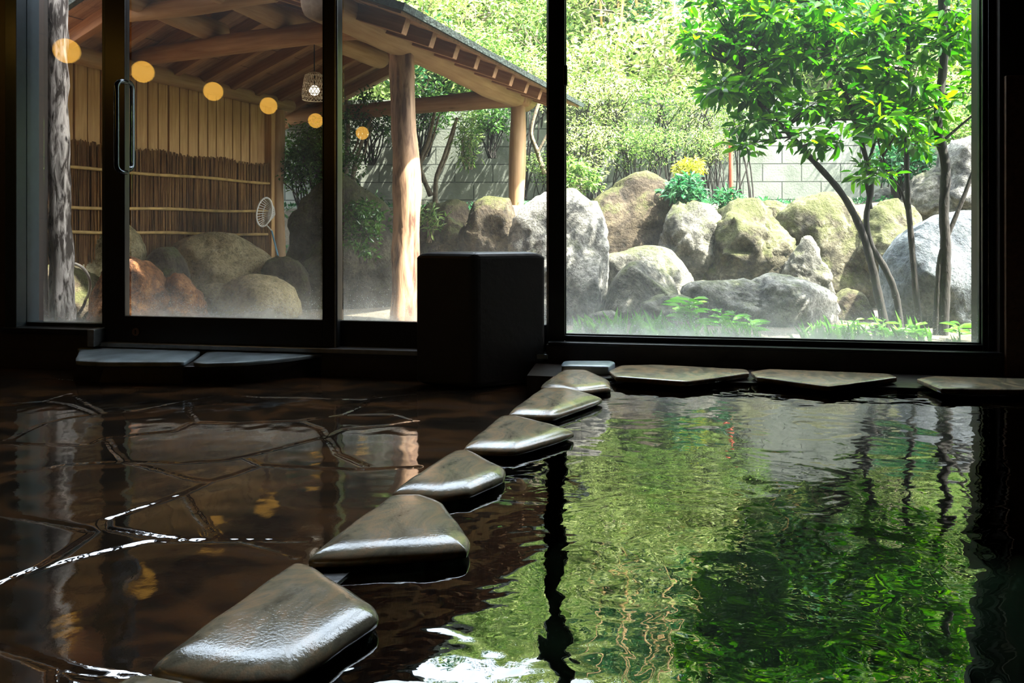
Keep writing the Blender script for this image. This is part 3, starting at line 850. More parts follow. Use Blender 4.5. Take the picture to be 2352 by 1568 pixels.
# pool drain ring
rc = on(1993, 1497, -.22)
mb = MB()
for rr, tr2, nn in ((.064, .008, 40), (.010, .004, 16)):
    k = nn; n = 8; vs = []; fs = []
    for i in range(k):
        a = 2 * PI * i / k
        for j in range(n):
            b = 2 * PI * j / n
            vs.append(Vector((rc.x + (rr + tr2 * math.cos(b)) * math.cos(a), rc.y + (rr + tr2 * math.cos(b)) * math.sin(a), rc.z + tr2 * math.sin(b))))
    for i in range(k):
        for j in range(n): fs.append((i * n + j, ((i + 1) % k) * n + j, ((i + 1) % k) * n + (j + 1) % n, i * n + (j + 1) % n))
    mb.add(vs, fs)
ring_t = thing('pool_outlet', 'round pale ring of the pool outlet glimmering under water', 'drain', (rc.x, rc.y, bz))
mb.build('outlet_ring', M['ring'], ring_t, True)
mb = MB(); mb.tube([(rc.x, rc.y, bz), (rc.x, rc.y, rc.z - .012)], .055, 24); mb.build('outlet_pipe', M['basin'], ring_t, True)

# ------------------------------------------------------------------ dark block, door step
a_, m_, b_ = on(950, 884, FLZ), on(1090, 895, FLZ), on(1258, 880, FLZ)
bk = a_ + (b_ - m_); bk -= NN * max(0, bk.dot(NN) - D + .075)
b_ = b_ - NN * max(0, b_.dot(NN) - D + .07)
qb = [m_, b_, bk, a_]
zt = .548
mb = MB(); mb.add([v.copy() for v in qb] + [Vector((v.x, v.y, zt)) for v in qb], [(3, 2, 1, 0), (4, 5, 6, 7), (0, 1, 5, 4), (1, 2, 6, 5), (2, 3, 7, 6), (3, 0, 4, 7)])
cen = sum(qb, Vector()) / 4
o = mb.build('stone_pillar', M['pillar'], loc=cen)
bv = o.modifiers.new('bevel', 'BEVEL'); bv.width = .03; bv.segments = 4; bv.limit_method = 'ANGLE'
tag(o, 'dark squared stone block with wet rounded top standing before the window post', 'stone block')

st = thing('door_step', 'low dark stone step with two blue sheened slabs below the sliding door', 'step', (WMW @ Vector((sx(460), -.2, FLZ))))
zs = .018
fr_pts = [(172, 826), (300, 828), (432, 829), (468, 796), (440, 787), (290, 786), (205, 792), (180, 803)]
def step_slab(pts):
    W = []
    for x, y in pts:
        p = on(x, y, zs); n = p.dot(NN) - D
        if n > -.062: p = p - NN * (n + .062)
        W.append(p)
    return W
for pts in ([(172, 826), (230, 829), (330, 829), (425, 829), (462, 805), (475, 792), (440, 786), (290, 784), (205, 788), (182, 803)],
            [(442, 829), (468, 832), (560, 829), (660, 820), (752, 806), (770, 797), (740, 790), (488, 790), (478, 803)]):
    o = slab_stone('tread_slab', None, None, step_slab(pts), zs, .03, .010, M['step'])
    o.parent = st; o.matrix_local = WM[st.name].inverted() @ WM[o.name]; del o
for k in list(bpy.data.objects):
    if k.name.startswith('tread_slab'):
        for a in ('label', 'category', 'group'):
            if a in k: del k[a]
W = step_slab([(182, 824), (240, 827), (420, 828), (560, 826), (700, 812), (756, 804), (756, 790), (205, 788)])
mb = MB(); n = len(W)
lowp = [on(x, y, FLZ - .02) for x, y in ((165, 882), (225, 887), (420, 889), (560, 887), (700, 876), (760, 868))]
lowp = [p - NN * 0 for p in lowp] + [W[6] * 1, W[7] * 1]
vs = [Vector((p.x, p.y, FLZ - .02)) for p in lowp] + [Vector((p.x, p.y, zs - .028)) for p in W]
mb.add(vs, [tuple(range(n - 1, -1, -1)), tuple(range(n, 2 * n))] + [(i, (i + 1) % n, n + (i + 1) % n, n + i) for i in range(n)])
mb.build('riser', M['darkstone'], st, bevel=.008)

# ------------------------------------------------------------------ globe lamps behind the viewer, seen mirrored in the door glass
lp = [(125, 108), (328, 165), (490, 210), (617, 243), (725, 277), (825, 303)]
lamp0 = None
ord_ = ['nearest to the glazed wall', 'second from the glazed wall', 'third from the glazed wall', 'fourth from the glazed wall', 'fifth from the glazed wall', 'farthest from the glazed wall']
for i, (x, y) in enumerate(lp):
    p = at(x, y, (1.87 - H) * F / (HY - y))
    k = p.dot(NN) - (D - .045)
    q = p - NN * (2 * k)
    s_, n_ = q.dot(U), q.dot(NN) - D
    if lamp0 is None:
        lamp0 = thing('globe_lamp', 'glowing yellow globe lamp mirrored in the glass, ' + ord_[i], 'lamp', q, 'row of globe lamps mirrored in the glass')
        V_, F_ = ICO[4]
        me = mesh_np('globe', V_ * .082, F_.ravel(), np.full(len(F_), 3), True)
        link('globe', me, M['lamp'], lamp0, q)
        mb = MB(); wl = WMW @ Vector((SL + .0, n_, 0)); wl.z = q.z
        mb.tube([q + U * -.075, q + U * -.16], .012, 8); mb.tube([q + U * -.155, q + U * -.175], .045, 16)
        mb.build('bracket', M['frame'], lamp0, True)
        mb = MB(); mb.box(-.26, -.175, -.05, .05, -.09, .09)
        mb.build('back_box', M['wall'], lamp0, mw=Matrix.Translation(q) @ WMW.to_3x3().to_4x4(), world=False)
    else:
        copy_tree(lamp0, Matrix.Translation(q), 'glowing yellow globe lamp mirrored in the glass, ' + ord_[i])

# ------------------------------------------------------------------ garden ground, wall, hillside
def sst(t): t = min(1, max(0, t)); return t * t * (3 - 2 * t)
def gz(x, y):
    z = .02 + .03 * mn.noise(Vector((x * 1.2, y * 1.2, 0)))
    e = 6.25 if x > -.3 else 7.35
    z += .86 * sst((y - e) / .5) * (1 if x < 3.2 else 1 + .12 * (x - 3.2))
    return z
BY = 8.2
def hz(x, y):
    s = .62 + .03 * max(-4, min(8, x)) + .20 * sst((x + 3.8) / 2.4)
    return 1.75 + (y - 8.3) * s + .25 * mn.noise(Vector((x * .5, y * .5, 1)))
def terrain(name, x0, x1, y0, y1, step, fn, mat):
    nx = int((x1 - x0) / step) + 1; ny = int((y1 - y0) / step) + 1
    xs = np.linspace(x0, x1, nx); ys = np.linspace(y0, y1, ny)
    V = [(x, y, fn(x, y)) for y in ys for x in xs]
    i = (np.arange(ny - 1)[:, None] * nx + np.arange(nx - 1)[None, :]).ravel()
    Fq = np.stack([i, i + 1, i + nx + 1, i + nx], 1)
    return link(name, mesh_np(name, V, Fq.ravel(), np.full(len(Fq), 4), True), mat)
struct(terrain('garden_ground', -9, 12, 3.2, 8.5, .12, lambda x, y: gz(x, y) if y > NN.x * -x / NN.y + D / NN.y + .15 else -.45, M['soil']), 'earth ground of the garden')
struct(terrain('hillside', -9, 13, 8.3, 16.5, .25, hz, M['hill']), 'green slope behind the block wall')
bwm = Matrix.Translation((0, BY, 0)) @ Matrix.Rotation(-.03, 4, 'Z')
mb = MB(); mb.box(-6.5, 3.5, -.06, .06, .3, 2.03)
mb.box(-6.5, 3.5, -.075, .075, 2.03, 2.08)
mb.box(3.5, 8.0, -.06, .06, .3, 1.85)
struct(mb.build('garden_wall', M['block'], mw=bwm, world=False), 'grey concrete block wall at the back of the garden')

# ------------------------------------------------------------------ pavilion
P1 = Vector((-.72, 5.0, 0)); P2_ = Vector((.045, 6.92, 0))
VD = (P2_ - P1).normalized(); WD = Vector((-VD.y, VD.x, 0))
def pv(v, w_, z): return P1 + VD * v + WD * w_ + Vector((0, 0, z))
pav = thing('garden_pavilion', 'open timber pavilion of peeled logs with a board roof', 'pavilion', pv(1, 1.2, 0))
log('post', (P1.x, P1.y, -.05), (P1.x - .02, P1.y, 1.86), .098, .085, M['postwood'], pav, wob=.22)
log('post', (P2_.x, P2_.y, 0), (P2_.x, P2_.y, 1.82), .078, .072, M['log'], pav, wob=.1)
log('post', pv(1.62, 2.37, 0), pv(1.62, 2.37, 1.84), .062, .062, M['log'], pav)
log('purlin', pv(-.95, 0, 1.93), pv(2.32, 0, 1.90), .118, .105, M['log'], pav, n=28, wob=.12)
log('purlin', pv(-1.2, 2.37, 1.93), pv(1.82, 2.37, 1.90), .068, .062, M['log'], pav)
log('cross_beam', pv(-.08, .1, 2.02), pv(-.10, 2.75, 2.0), .078, .07, M['logred'], pav)
log('cross_beam', pv(2.07, -.12, 1.87), pv(2.07, 2.72, 1.86), .082, .08, M['logred'], pav)
log('ridge_beam', pv(-.75, .98, 2.18), pv(1.30, .98, 2.15), .085, .08, M['log'], pav)
log('tie_beam', pv(-1.12, 1.62, 2.19), pv(.02, 1.60, 2.15), .083, .080, M['log'], pav)
log('tie_beam', pv(-.62, .58, 2.13), pv(-.66, 1.78, 2.13), .06, .06, M['log'], pav)
beam('strut', pv(-.08, 1.50, 2.0), pv(-.08, 1.50, 2.38), .08, .06, M['rafter'], pav)
beam('strut', pv(-.08, .98, 2.22), pv(-.08, .98, 2.46), .08, .06, M['rafter'], pav)
beam('strut', pv(2.07, .98, 1.9), pv(2.07, .98, 2.46), .08, .06, M['rafter'], pav)
beam('bracket', pv(-.02, -.02, 1.99), pv(-.02, .0, 2.12), .12, .08, M['rafter'], pav)
RW = 1.18; RSL = .375; EZ = 1.835; EW = -.47
def rz(w_): return EZ + (RW - EW) * RSL - abs(w_ - RW) * RSL
vs_ = [-.70 + .325 * k for k in range(10)]
for v in vs_:
    z = rz(EW + .06) - .045
    beam('rafter', pv(v, EW + .06, rz(EW + .06) - .05), pv(v, RW, rz(RW) - .06), .06, .10, M['rafter'], pav)
    beam('rafter', pv(v, 2.85, rz(2.85) - .05), pv(v, RW, rz(RW) - .06), .06, .10, M['rafter'], pav)
for w0, w1_ in ((EW, RW), (2.9, RW)):
    mid = pv(.8, (w0 + w1_) / 2, (rz(w0) + rz(w1_)) / 2)
    sd = (pv(0, w1_, rz(w1_)) - pv(0, w0, rz(w0))); ln = sd.length; sd.normalize()
    up = VD.cross(sd).normalized()
    if up.z < 0: up = -up
    R = Matrix((sd, VD, up)).transposed().to_4x4(); mw = Matrix.Translation(mid) @ R
    mb = MB()
    nb = 11
    for k in range(nb):
        a = -ln / 2 + ln * k / nb
        mb.box(a + .003, a + ln / nb - .003, -1.66, 1.72, -.006 + .004 * (k % 2), .010)
    mb.build('roof_board_deck', M['deck'], pav, mw=mw, world=False)
    mb = MB(); mb.box(-ln / 2 - .03, ln / 2 + .02, -1.70, 1.76, .012, .05); mb.build('roof_covering', M['shingle'], pav, mw=mw, world=False)
# the screen: boards above, reed thatch below, bamboo rails
fo = pv(0, 2.44, 0)
FM = Matrix((VD, WD, Vector((0, 0, 1)))).transposed().to_4x4(); FM.translation = fo
scr = thing('screen_fence', 'screen of upright boards over brown reed thatch held by bamboo rails', 'fence', mw=FM)
def fz(x, y):  # height on the screen plane for a picture point
    d_ = Vector(((x - CX) / F, 1, 0)); t = fo.dot(WD) / d_.dot(WD)
    return H - (y - HY) / F * t, (d_ * t - fo).dot(VD)
mb = MB()
rs = random.Random(3)
v = -1.6
while v < 1.53:
    w_ = .105 + rs.uniform(-.012, .012)
    mb.box(v, v + w_ - .011, rs.uniform(-.006, .004), .022, 1.02, 1.88); v += w_
mb.box(-1.6, 1.5, .028, .04, 1.02, 1.86)  # added backing sheet, blocks the light behind so the board gaps stay dark
mb.build('board_panel', M['plank'], scr, bevel=.003, mw=FM, world=False)
mb = MB()
# thatch: dense upright stalks in bundles, tops and feet uneven
for k in range(560):
    vv = -1.6 + 3.13 * (k + rs.random()) / 560
    tz = 1.29 + rs.uniform(-.012, .012) + .01 * math.sin(vv * 9); bz_ = .42 + rs.uniform(-.05, .05)
    n0 = -.035 - rs.uniform(0, .022); r_ = rs.uniform(.0035, .0065); lean = rs.uniform(-.02, .02)
    mb.add([(vv - r_, n0, bz_), (vv + r_, n0 + .003, bz_), (vv + r_ + lean, n0 + .003, tz), (vv - r_ + lean, n0, tz),
            (vv, n0 - .006, bz_), (vv + lean, n0 - .006, tz)], [(0, 4, 5, 3), (4, 1, 2, 5), (3, 5, 2), (0, 1, 4)])
mb.box(-1.6, 1.53, -.033, -.01, .40, 1.27)
mb.build('reed_panel', M['reed'], scr, mw=FM, world=False)
for (xa, ya), (xb, yb) in (((170, 388), (604, 421)), ((170, 478), (600, 486)), ((200, 528), (600, 539))):
    za, va = fz(xa, ya); zb2, vb = fz(xb, yb)
    mb = MB(); pts = []; rad = []
    for i in range(33):
        t_ = i / 32; vv = va - .8 + (vb - va + .8) * t_
        pts.append((vv, -.075, za + (zb2 - za) * t_ + .005 * math.sin(vv * 5 + ya))); rad.append(.0125 * (1.22 if i % 6 == 0 else 1))
    mb.tube(pts, rad, 10); mb.build('bamboo_rail', M['bamboo'], scr, True, mw=FM, world=False)
mb = MB(); mb.box(1.50, 1.60, -.075, .03, -.0, 1.87); mb.build('end_post', M['plank'], scr, bevel=.006, mw=FM, world=False)

# weathered near post
lp0 = at(141, 525, 4.45)
t_ = link('timber_post', None, loc=(lp0.x, lp0.y, 0)); tag(t_, 'grey weathered timber post close behind the narrow left window', 'post')
log('shaft', (lp0.x, lp0.y, -.02), (lp0.x - .02, lp0.y, 2.35), .066, .054, M['oldwood'], t_, wob=.25, n=24, segs=40)

# basket lantern
lc = at(722, 205, 6.05)
ln_ = thing('basket_lantern', 'round wicker basket lantern hanging under the pavilion roof', 'lantern', lc)
mb = MB()
prof_ = [(.045, .13), (.075, .115), (.085, .07), (.095, .0), (.100, -.05), (.095, -.085)]
def rprof(z):
    for (r1, z1), (r2, z2) in zip(prof_[:-1], prof_[1:]):
        if z2 <= z <= z1: return r2 + (r1 - r2) * (z - z2) / (z1 - z2)
    return prof_[-1][0]
for k in range(22):
    for sg in (1, -1):
        pts = []
        for i in range(13):
            z = .13 - .215 * i / 12; a = 2 * PI * k / 22 + sg * i * .11; r_ = rprof(z)
            pts.append(lc + Vector((r_ * math.cos(a), r_ * math.sin(a), z)))
        mb.tube(pts, .0022, 4, False)
for z in (.13, .06, 0, -.05, -.085):
    r_ = rprof(z); pts = [lc + Vector((r_ * math.cos(2 * PI * i / 24), r_ * math.sin(2 * PI * i / 24), z)) for i in range(25)]
    mb.tube(pts, .005 if z < -.08 or z > .1 else .003, 5, False)
mb.build('lantern_shade', M['wicker'], ln_, True)
me = mesh_np('bulb', ICO[4][0] * .042, ICO[4][1].ravel(), np.full(len(ICO[4][1]), 3), True); link('bulb', me, M['bulb'], ln_, lc + Vector((0, 0, -.01)))
mb = MB(); mb.tube([lc + Vector((0, 0, .03)), lc + Vector((0, 0, .42))], .005, 6); mb.build('cord', M['frame'], ln_, True)

# skimmer net with a blue pole leaning at the end of the screen
n0 = at(624, 530, 6.15); n1 = at(672, 722, 5.9)
sk_ = thing('skimmer_net', 'white hand net on a thin blue pole leaning by the screen end', 'net', (n1.x, n1.y, gz(n1.x, n1.y)))
foot = n1 + (n1 - n0) * .42; 
mb = MB(); mb.tube([n0, n1, foot], .0075, 8); mb.build('pole', M['blue'], sk_, True)
def net_p(x, y, k=0): return at(x, y, 6.15 + .10 * k)
oc = (607, 487)
rim = [net_p(oc[0] + 17 * math.cos(a) - 6 * math.sin(a), oc[1] + 33 * math.sin(a) + 3 * math.cos(a), .3 * math.cos(a)) for a in [2 * PI * i / 28 for i in range(29)]]
mb = MB(); mb.tube(rim, .008, 6, False); mb.tube([net_p(613, 518), n0], .006, 6); mb.build('rim', M['net'], sk_, True)
mb = MB(); cc = net_p(632, 492, .8)
for i in range(28):
    mb.tube([rim[i], rim[i].lerp(cc, .55) + Vector((0, .02, .01)), cc], .003, 4, False)
for f in (.3, .6, .85):
    mb.tube([r_.lerp(cc, f) + Vector((0, .02 * math.sin(f * PI), 0)) for r_ in rim], .003, 4, False)
mb.build('netting', M['net'], sk_, True)

# hose loop on the ground at the left
pts = [at(165 + 42 * math.sin(a), 655 - 50 * math.cos(a), 4.75 - .2 * math.cos(a)) for a in [PI * i / 14 for i in range(15)]]
mb = MB(); mb.tube(pts + [at(150, 735, 4.9)], .009, 8); tag(mb.build('garden_hose', M['pvc'], None, True), 'pale hose curving down beside the weathered post', 'hose')

# ------------------------------------------------------------------ boulders
RK = [
 ('white patched tall boulder at the left edge of the picture window', [(1200, 490), (1250, 455), (1320, 452), (1362, 480), (1382, 530), (1392, 580), (1386, 650), (1372, 720), (1350, 790), (1220, 790), (1185, 640)], 5.3, .42, 'rock_white', .05),
 ('brown boulder with a slanting pale top behind the white patched boulder', [(1335, 520), (1362, 470), (1420, 432), (1480, 400), (1515, 418), (1552, 470), (1560, 560), (1550, 640), (1360, 640), (1335, 580)], 6.75, .4, 'rock_brown', .04),
 ('pale square shouldered boulder right of the brown one', [(1535, 500), (1560, 480), (1632, 474), (1655, 492), (1662, 540), (1655, 620), (1640, 690), (1530, 690), (1515, 640), (1530, 560)], 6.15, .35, 'rock_grey', .09),
 ('broad mossy boulder with a sunlit shoulder in the middle of the bank', [(1640, 560), (1665, 500), (1700, 470), (1740, 462), (1778, 500), (1806, 540), (1822, 600), (1835, 700), (1700, 700), (1610, 700), (1625, 610)], 6.05, .42, 'rock_moss', .09),
 ('huge green mossed boulder behind the pointed stone', [(1790, 540), (1805, 495), (1840, 468), (1880, 452), (1925, 455), (1955, 485), (1985, 540), (2012, 600), (2012, 690), (1900, 700), (1810, 680), (1795, 600)], 6.3, .45, 'rock_moss', .06),
 ('pointed upright grey stone in front of the mossy boulders', [(1840, 555), (1852, 545), (1866, 556), (1882, 598), (1900, 645), (1910, 720), (1800, 720), (1803, 650), (1822, 600)], 5.65, .16, 'rock_grey', .07),
 ('flat topped grey rock forming a ledge behind the smooth dome', [(1382, 640), (1392, 592), (1430, 586), (1535, 584), (1562, 606), (1588, 660), (1598, 740), (1400, 770)], 5.55, .3, 'rock_grey', .03),
 ('smooth dome shaped grey rock near the bottom of the window', [(1395, 780), (1402, 690), (1420, 640), (1450, 610), (1495, 606), (1528, 630), (1552, 680), (1572, 780)], 5.1, .28, 'rock_grey', .015),
 ('small pale block at the lower left corner of the picture window', [(1345, 770), (1352, 735), (1372, 720), (1405, 717), (1422, 735), (1428, 780)], 4.65, .12, 'rock_white', .05),
 ('squat pale rock between the dome and the long slab', [(1462, 750), (1470, 715), (1500, 692), (1545, 682), (1590, 690), (1600, 740), (1590, 790), (1480, 790)], 4.8, .2, 'rock_grey', .06),
 ('long layered slab with a pale top and dark hollow', [(1590, 672), (1610, 658), (1660, 652), (1740, 652), (1860, 656), (1893, 680), (1912, 722), (1915, 790), (1760, 800), (1640, 790), (1600, 720)], 5.0, .28, 'rock_white', .07),
 ('round dark stone right of the long slab', [(1905, 720), (1920, 685), (1950, 668), (1980, 680), (1996, 710), (1990, 760), (1910, 770)], 5.25, .18, 'rock_brown', .04),
 ('large smooth blue grey boulder behind the tree stems', [(2052, 690), (2062, 600), (2092, 545), (2130, 515), (2175, 506), (2270, 500), (2330, 580), (2330, 830), (2080, 830)], 5.0, .42, 'rock_blue', .035),
 ('mossy slab leaning between huge mossed boulder and blue grey boulder', [(1990, 520), (2010, 478), (2060, 470), (2100, 485), (2110, 560), (2090, 680), (2000, 700), (1985, 620)], 6.0, .3, 'rock_moss', .08),
 ('grey stone capping the bank behind the tree stems', [(2090, 470), (2105, 430), (2150, 385), (2185, 380), (2195, 440), (2180, 520), (2100, 530)], 6.6, .3, 'rock_grey', .07),
 ('tall pale rock by the right jamb high on the bank', [(2175, 400), (2190, 335), (2230, 320), (2300, 330), (2330, 450), (2300, 560), (2190, 540)], 6.4, .35, 'rock_white', .08),
 ('cut stone below the sunlit patch of block wall', [(1785, 500), (1790, 478), (1815, 470), (1850, 472), (1855, 520), (1800, 540)], 6.9, .2, 'rock_grey', .04),
 ('low mossed stone on the bank under the sunlit wall patch', [(1735, 490), (1745, 470), (1780, 462), (1805, 475), (1808, 520), (1750, 530)], 6.8, .2, 'rock_moss', .06),
 ('pale buried stone on the bank beside the dark forked trunk', [(1985, 480), (2000, 455), (2030, 435), (2060, 440), (2072, 480), (2040, 500)], 7.2, .2, 'rock_white', .05),
 ('pinkish square boulder left of the far pavilion post', [(1080, 510), (1092, 470), (1135, 458), (1168, 462), (1180, 520), (1185, 640), (1090, 650)], 6.3, .28, 'rock_brown', .05),
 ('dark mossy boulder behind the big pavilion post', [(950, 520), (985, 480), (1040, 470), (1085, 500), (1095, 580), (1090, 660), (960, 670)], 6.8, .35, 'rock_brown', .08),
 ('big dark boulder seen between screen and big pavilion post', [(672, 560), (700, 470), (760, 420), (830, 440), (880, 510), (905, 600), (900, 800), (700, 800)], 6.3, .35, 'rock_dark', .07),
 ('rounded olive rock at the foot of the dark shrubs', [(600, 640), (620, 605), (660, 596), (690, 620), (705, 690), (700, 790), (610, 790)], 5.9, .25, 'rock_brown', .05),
 ('broad tan boulder in front of the reed thatch', [(385, 640), (420, 560), (470, 543), (520, 543), (575, 572), (620, 605), (650, 640), (640, 720), (430, 720)], 6.0, .35, 'rock_tan', .02),
 ('flat tan bench stone below the broad tan boulder', [(455, 720), (462, 664), (520, 658), (640, 650), (668, 670), (672, 790), (465, 800)], 5.35, .3, 'rock_tan', .02),
 ('rusty orange rock beside the bench stone', [(375, 790), (372, 680), (385, 640), (412, 632), (432, 660), (455, 720), (468, 800)], 4.95, .22, 'rock_orange', .06),
 ('dark round topped rock above the rusty one', [(325, 700), (332, 610), (355, 582), (395, 576), (412, 600), (418, 660), (410, 740)], 5.15, .22, 'rock_brown', .03),
 ('rust coloured low rock at the left edge of the sliding door', [(240, 800), (248, 640), (290, 595), (330, 610), (362, 660), (392, 730), (400, 810)], 4.8, .3, 'rock_orange', .05),
 ('yellowish boulder seen through the narrow left window', [(160, 640), (180, 570), (215, 515), (260, 500), (300, 540), (310, 620), (280, 700), (180, 700)], 5.7, .3, 'rock_tan', .03),
 ('shadowed rock low behind the narrow left window', [(60, 790), (80, 660), (130, 615), (190, 630), (240, 680), (260, 790)], 5.0, .3, 'rock_brown', .05),
]
for i, (lb, pts, Y, dep, mt, rg) in enumerate(RK):
    rock(lb, pts, Y, dep, M[mt], seed=i + 11, rough=rg * 1.6)

# ------------------------------------------------------------------ vegetation
def twig(mb, a, b, r0, r1, sag=.05, n=6, seg=6):
    a = Vector(a); b = Vector(b); ln = (b - a).length
    j = Vector((random.uniform(-1, 1), random.uniform(-1, 1), random.uniform(-.3, 1))) * ln * sag
    pts = [a.lerp(b, t) + j * math.sin(PI * t) for t in [i / seg for i in range(seg + 1)]]
    mb.tube(pts, [r0 + (r1 - r0) * i / seg for i in range(seg + 1)], n, False)

def shrub_proto(name, label, cat, group, leaf, nclus, per, size, seed, rad=(1, 1, .8), ratio=.45, hollow=.45, stems=7, bark='barkgrey', stem_h=.9, crad=.16, updir=.6, flat=.6, cz=.95, near=False, drop=.25, spread=.12):
    rs = np.random.default_rng(seed); random.seed(seed)
    root = thing(name, label, cat, (0, 0, 0), group)
    d = unit(nclus, rs); r = rs.uniform(hollow, 1, nclus) ** .5
    lump = np.array([.8 + .35 * mn.noise(Vector(q) * 1.8 + Vector((seed, 0, 0))) for q in d])
    cen = d * (r * lump)[:, None] * np.array(rad); cen[:, 2] += cz
    V, Ff, S = clusters_to_leaves(cen, np.full(nclus, crad), per, size, rs, flat=flat, ratio=ratio, updir=updir, near=near)
    link('foliage', mesh_np('foliage', V, Ff, S), M[leaf], root)
    mb = MB()
    for k in range(stems):
        a = rs.uniform(0, 2 * PI); q = cen[rs.integers(nclus)]
        s0 = Vector((spread * math.cos(a), spread * math.sin(a), -drop)); mid = Vector(q) * .55 + Vector((0, 0, .1))
        twig(mb, s0, mid, .022, .013, .12, 6); 
        for _ in range(3):
            q2 = cen[rs.integers(nclus)]; twig(mb, mid, q2, .011, .004, .1, 5)
    mb.build('stems', M[bark], root, True, mw=Matrix(), world=False)
    return root
G_H = 'bushes covering the hillside'
protos = [
 shrub_proto('hillside_bush', 'pale sunlit leafy bush on the hillside', 'bush', G_H, 'leaf_hill', 170, 16, .085, 1, crad=.2),
 shrub_proto('hillside_bush', 'pale sunlit leafy bush on the hillside', 'bush', G_H, 'leaf_hill', 150, 16, .10, 2, (1.1, 1, .7), crad=.22),
 shrub_proto('hillside_bush', 'pale sunlit leafy bush on the hillside', 'bush', G_H, 'leaf_hill2', 170, 16, .09, 3, crad=.2),
 shrub_proto('hillside_bush', 'pale sunlit leafy bush on the hillside', 'bush', G_H, 'leaf_hill2', 150, 18, .12, 4, (.9, .9, 1.1), ratio=.22, crad=.26, flat=1.0, updir=.3),
]
protos.append(shrub_proto('hillside_bush', 'darker green leafy bush on the hillside', 'bush', 'darker bushes on the hillside', 'leaf_teal', 150, 16, .10, 5, crad=.2, ratio=.4))
rs = random.Random(21); first = set(); cnt = 0
for iy in range(9):
    for ix in range(17):
        y = 8.75 + iy * .85 + rs.uniform(-.3, .3); x = -4.6 + ix * .9 + (iy % 2) * .45 + rs.uniform(-.3, .3)
        k = rs.choice([0, 0, 1, 1, 2, 2, 3, 4] if x < 3 else [0, 2, 2, 3, 3, 4, 4]); pr = protos[k]
        s = rs.uniform(.72, 1.05); 
        mw = Matrix.Translation((x, y, hz(x, y) - .28)) @ Matrix.Rotation(rs.uniform(0, 6.28), 4, 'Z') @ Matrix.Diagonal((s, s, s, 1))
        if k not in first: first.add(k); pr.matrix_local = mw
        else: copy_tree(pr, mw)

# hanging bushes on the terrace in front of the block wall
def px_place(pr, x, y, Y, s, label=None, group=None, rot=None, first=False):
    p = at(x, y, Y); 
    mw = Matrix.Translation((p.x, p.y, p.z - .95 * s)) @ Matrix.Rotation(rs.uniform(0, 6.28) if rot is None else rot, 4, 'Z') @ Matrix.Diagonal((s, s, s, 1))
    if first: pr.matrix_local = mw; return pr
    return copy_tree(pr, mw, label, group)
G_T = 'azalea bushes in front of the block wall'
az = shrub_proto('azalea_bush', 'pale green bush with thin bare stems in front of the block wall', 'bush', G_T, 'leaf_hill2', 150, 11, .085, 31, crad=.17, hollow=.1, stems=9, flat=.5, updir=.7, drop=1.8, spread=.45, bark='bark')
az2 = shrub_proto('azalea_bush', 'pale green bush with thin bare stems in front of the block wall', 'bush', G_T, 'leaf_hill', 150, 11, .08, 32, crad=.17, hollow=.1, stems=9, flat=.5, updir=.7, drop=1.8, spread=.45, bark='bark')
spots = [(1345, 340, 7.3, .42), (1430, 330, 7.5, .40), (1400, 240, 7.8, .5), (1510, 240, 7.8, .5), (1600, 250, 7.8, .45), (1500, 330, 7.3, .35), (1330, 240, 7.7, .45),
         (1690, 270, 7.8, .42), (1640, 340, 7.6, .30), (1600, 330, 7.5, .30), (2150, 230, 7.9, .5), (2230, 250, 7.4, .5), (2060, 250, 8.0, .45), (1250, 380, 7.6, .28), (1235, 190, 8.0, .55), (1130, 150, 8.5, .6), (1010, 120, 8.8, .6)]
for i, (x, y, Y, s) in enumerate(spots):
    px_place(az if i % 2 else az2, x, y, Y, s, first=(i < 2))

def one_shrub(name, label, leaf, x, y, Y, s, **kw):
    pr = shrub_proto(name, label, 'bush' if 'cat' not in kw else kw.pop('cat'), kw.pop('group', None), leaf, **kw)
    return px_place(pr, x, y, Y, s, first=True)
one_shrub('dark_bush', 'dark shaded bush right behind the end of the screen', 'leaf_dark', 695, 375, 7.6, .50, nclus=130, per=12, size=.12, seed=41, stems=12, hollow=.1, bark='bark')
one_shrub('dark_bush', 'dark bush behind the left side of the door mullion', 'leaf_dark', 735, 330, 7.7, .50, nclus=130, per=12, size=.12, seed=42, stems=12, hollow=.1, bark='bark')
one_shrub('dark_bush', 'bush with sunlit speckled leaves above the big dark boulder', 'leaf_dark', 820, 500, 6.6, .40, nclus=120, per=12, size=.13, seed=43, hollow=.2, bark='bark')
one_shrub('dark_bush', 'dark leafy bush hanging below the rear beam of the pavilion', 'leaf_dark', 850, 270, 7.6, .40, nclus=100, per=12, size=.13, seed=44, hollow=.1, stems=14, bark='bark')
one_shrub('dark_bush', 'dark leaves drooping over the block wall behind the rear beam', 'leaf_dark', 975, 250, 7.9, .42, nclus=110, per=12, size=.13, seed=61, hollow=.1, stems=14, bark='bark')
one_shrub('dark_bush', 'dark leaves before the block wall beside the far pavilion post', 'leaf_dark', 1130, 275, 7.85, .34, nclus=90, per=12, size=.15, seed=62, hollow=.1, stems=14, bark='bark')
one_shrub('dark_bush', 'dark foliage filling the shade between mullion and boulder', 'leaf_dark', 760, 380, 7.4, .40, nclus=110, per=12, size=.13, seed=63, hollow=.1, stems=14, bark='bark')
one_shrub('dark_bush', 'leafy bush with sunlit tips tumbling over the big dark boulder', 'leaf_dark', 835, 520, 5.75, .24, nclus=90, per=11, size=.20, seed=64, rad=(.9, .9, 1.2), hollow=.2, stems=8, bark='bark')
one_shrub('bamboo_clump', 'light green bamboo spray hanging in front of the block wall', 'leaf_hill2', 1075, 300, 7.6, .33, nclus=60, per=10, size=.26, seed=45, rad=(.6, .6, 1.3), ratio=.16, hollow=.05, flat=1, updir=.3, crad=.2, stems=6)
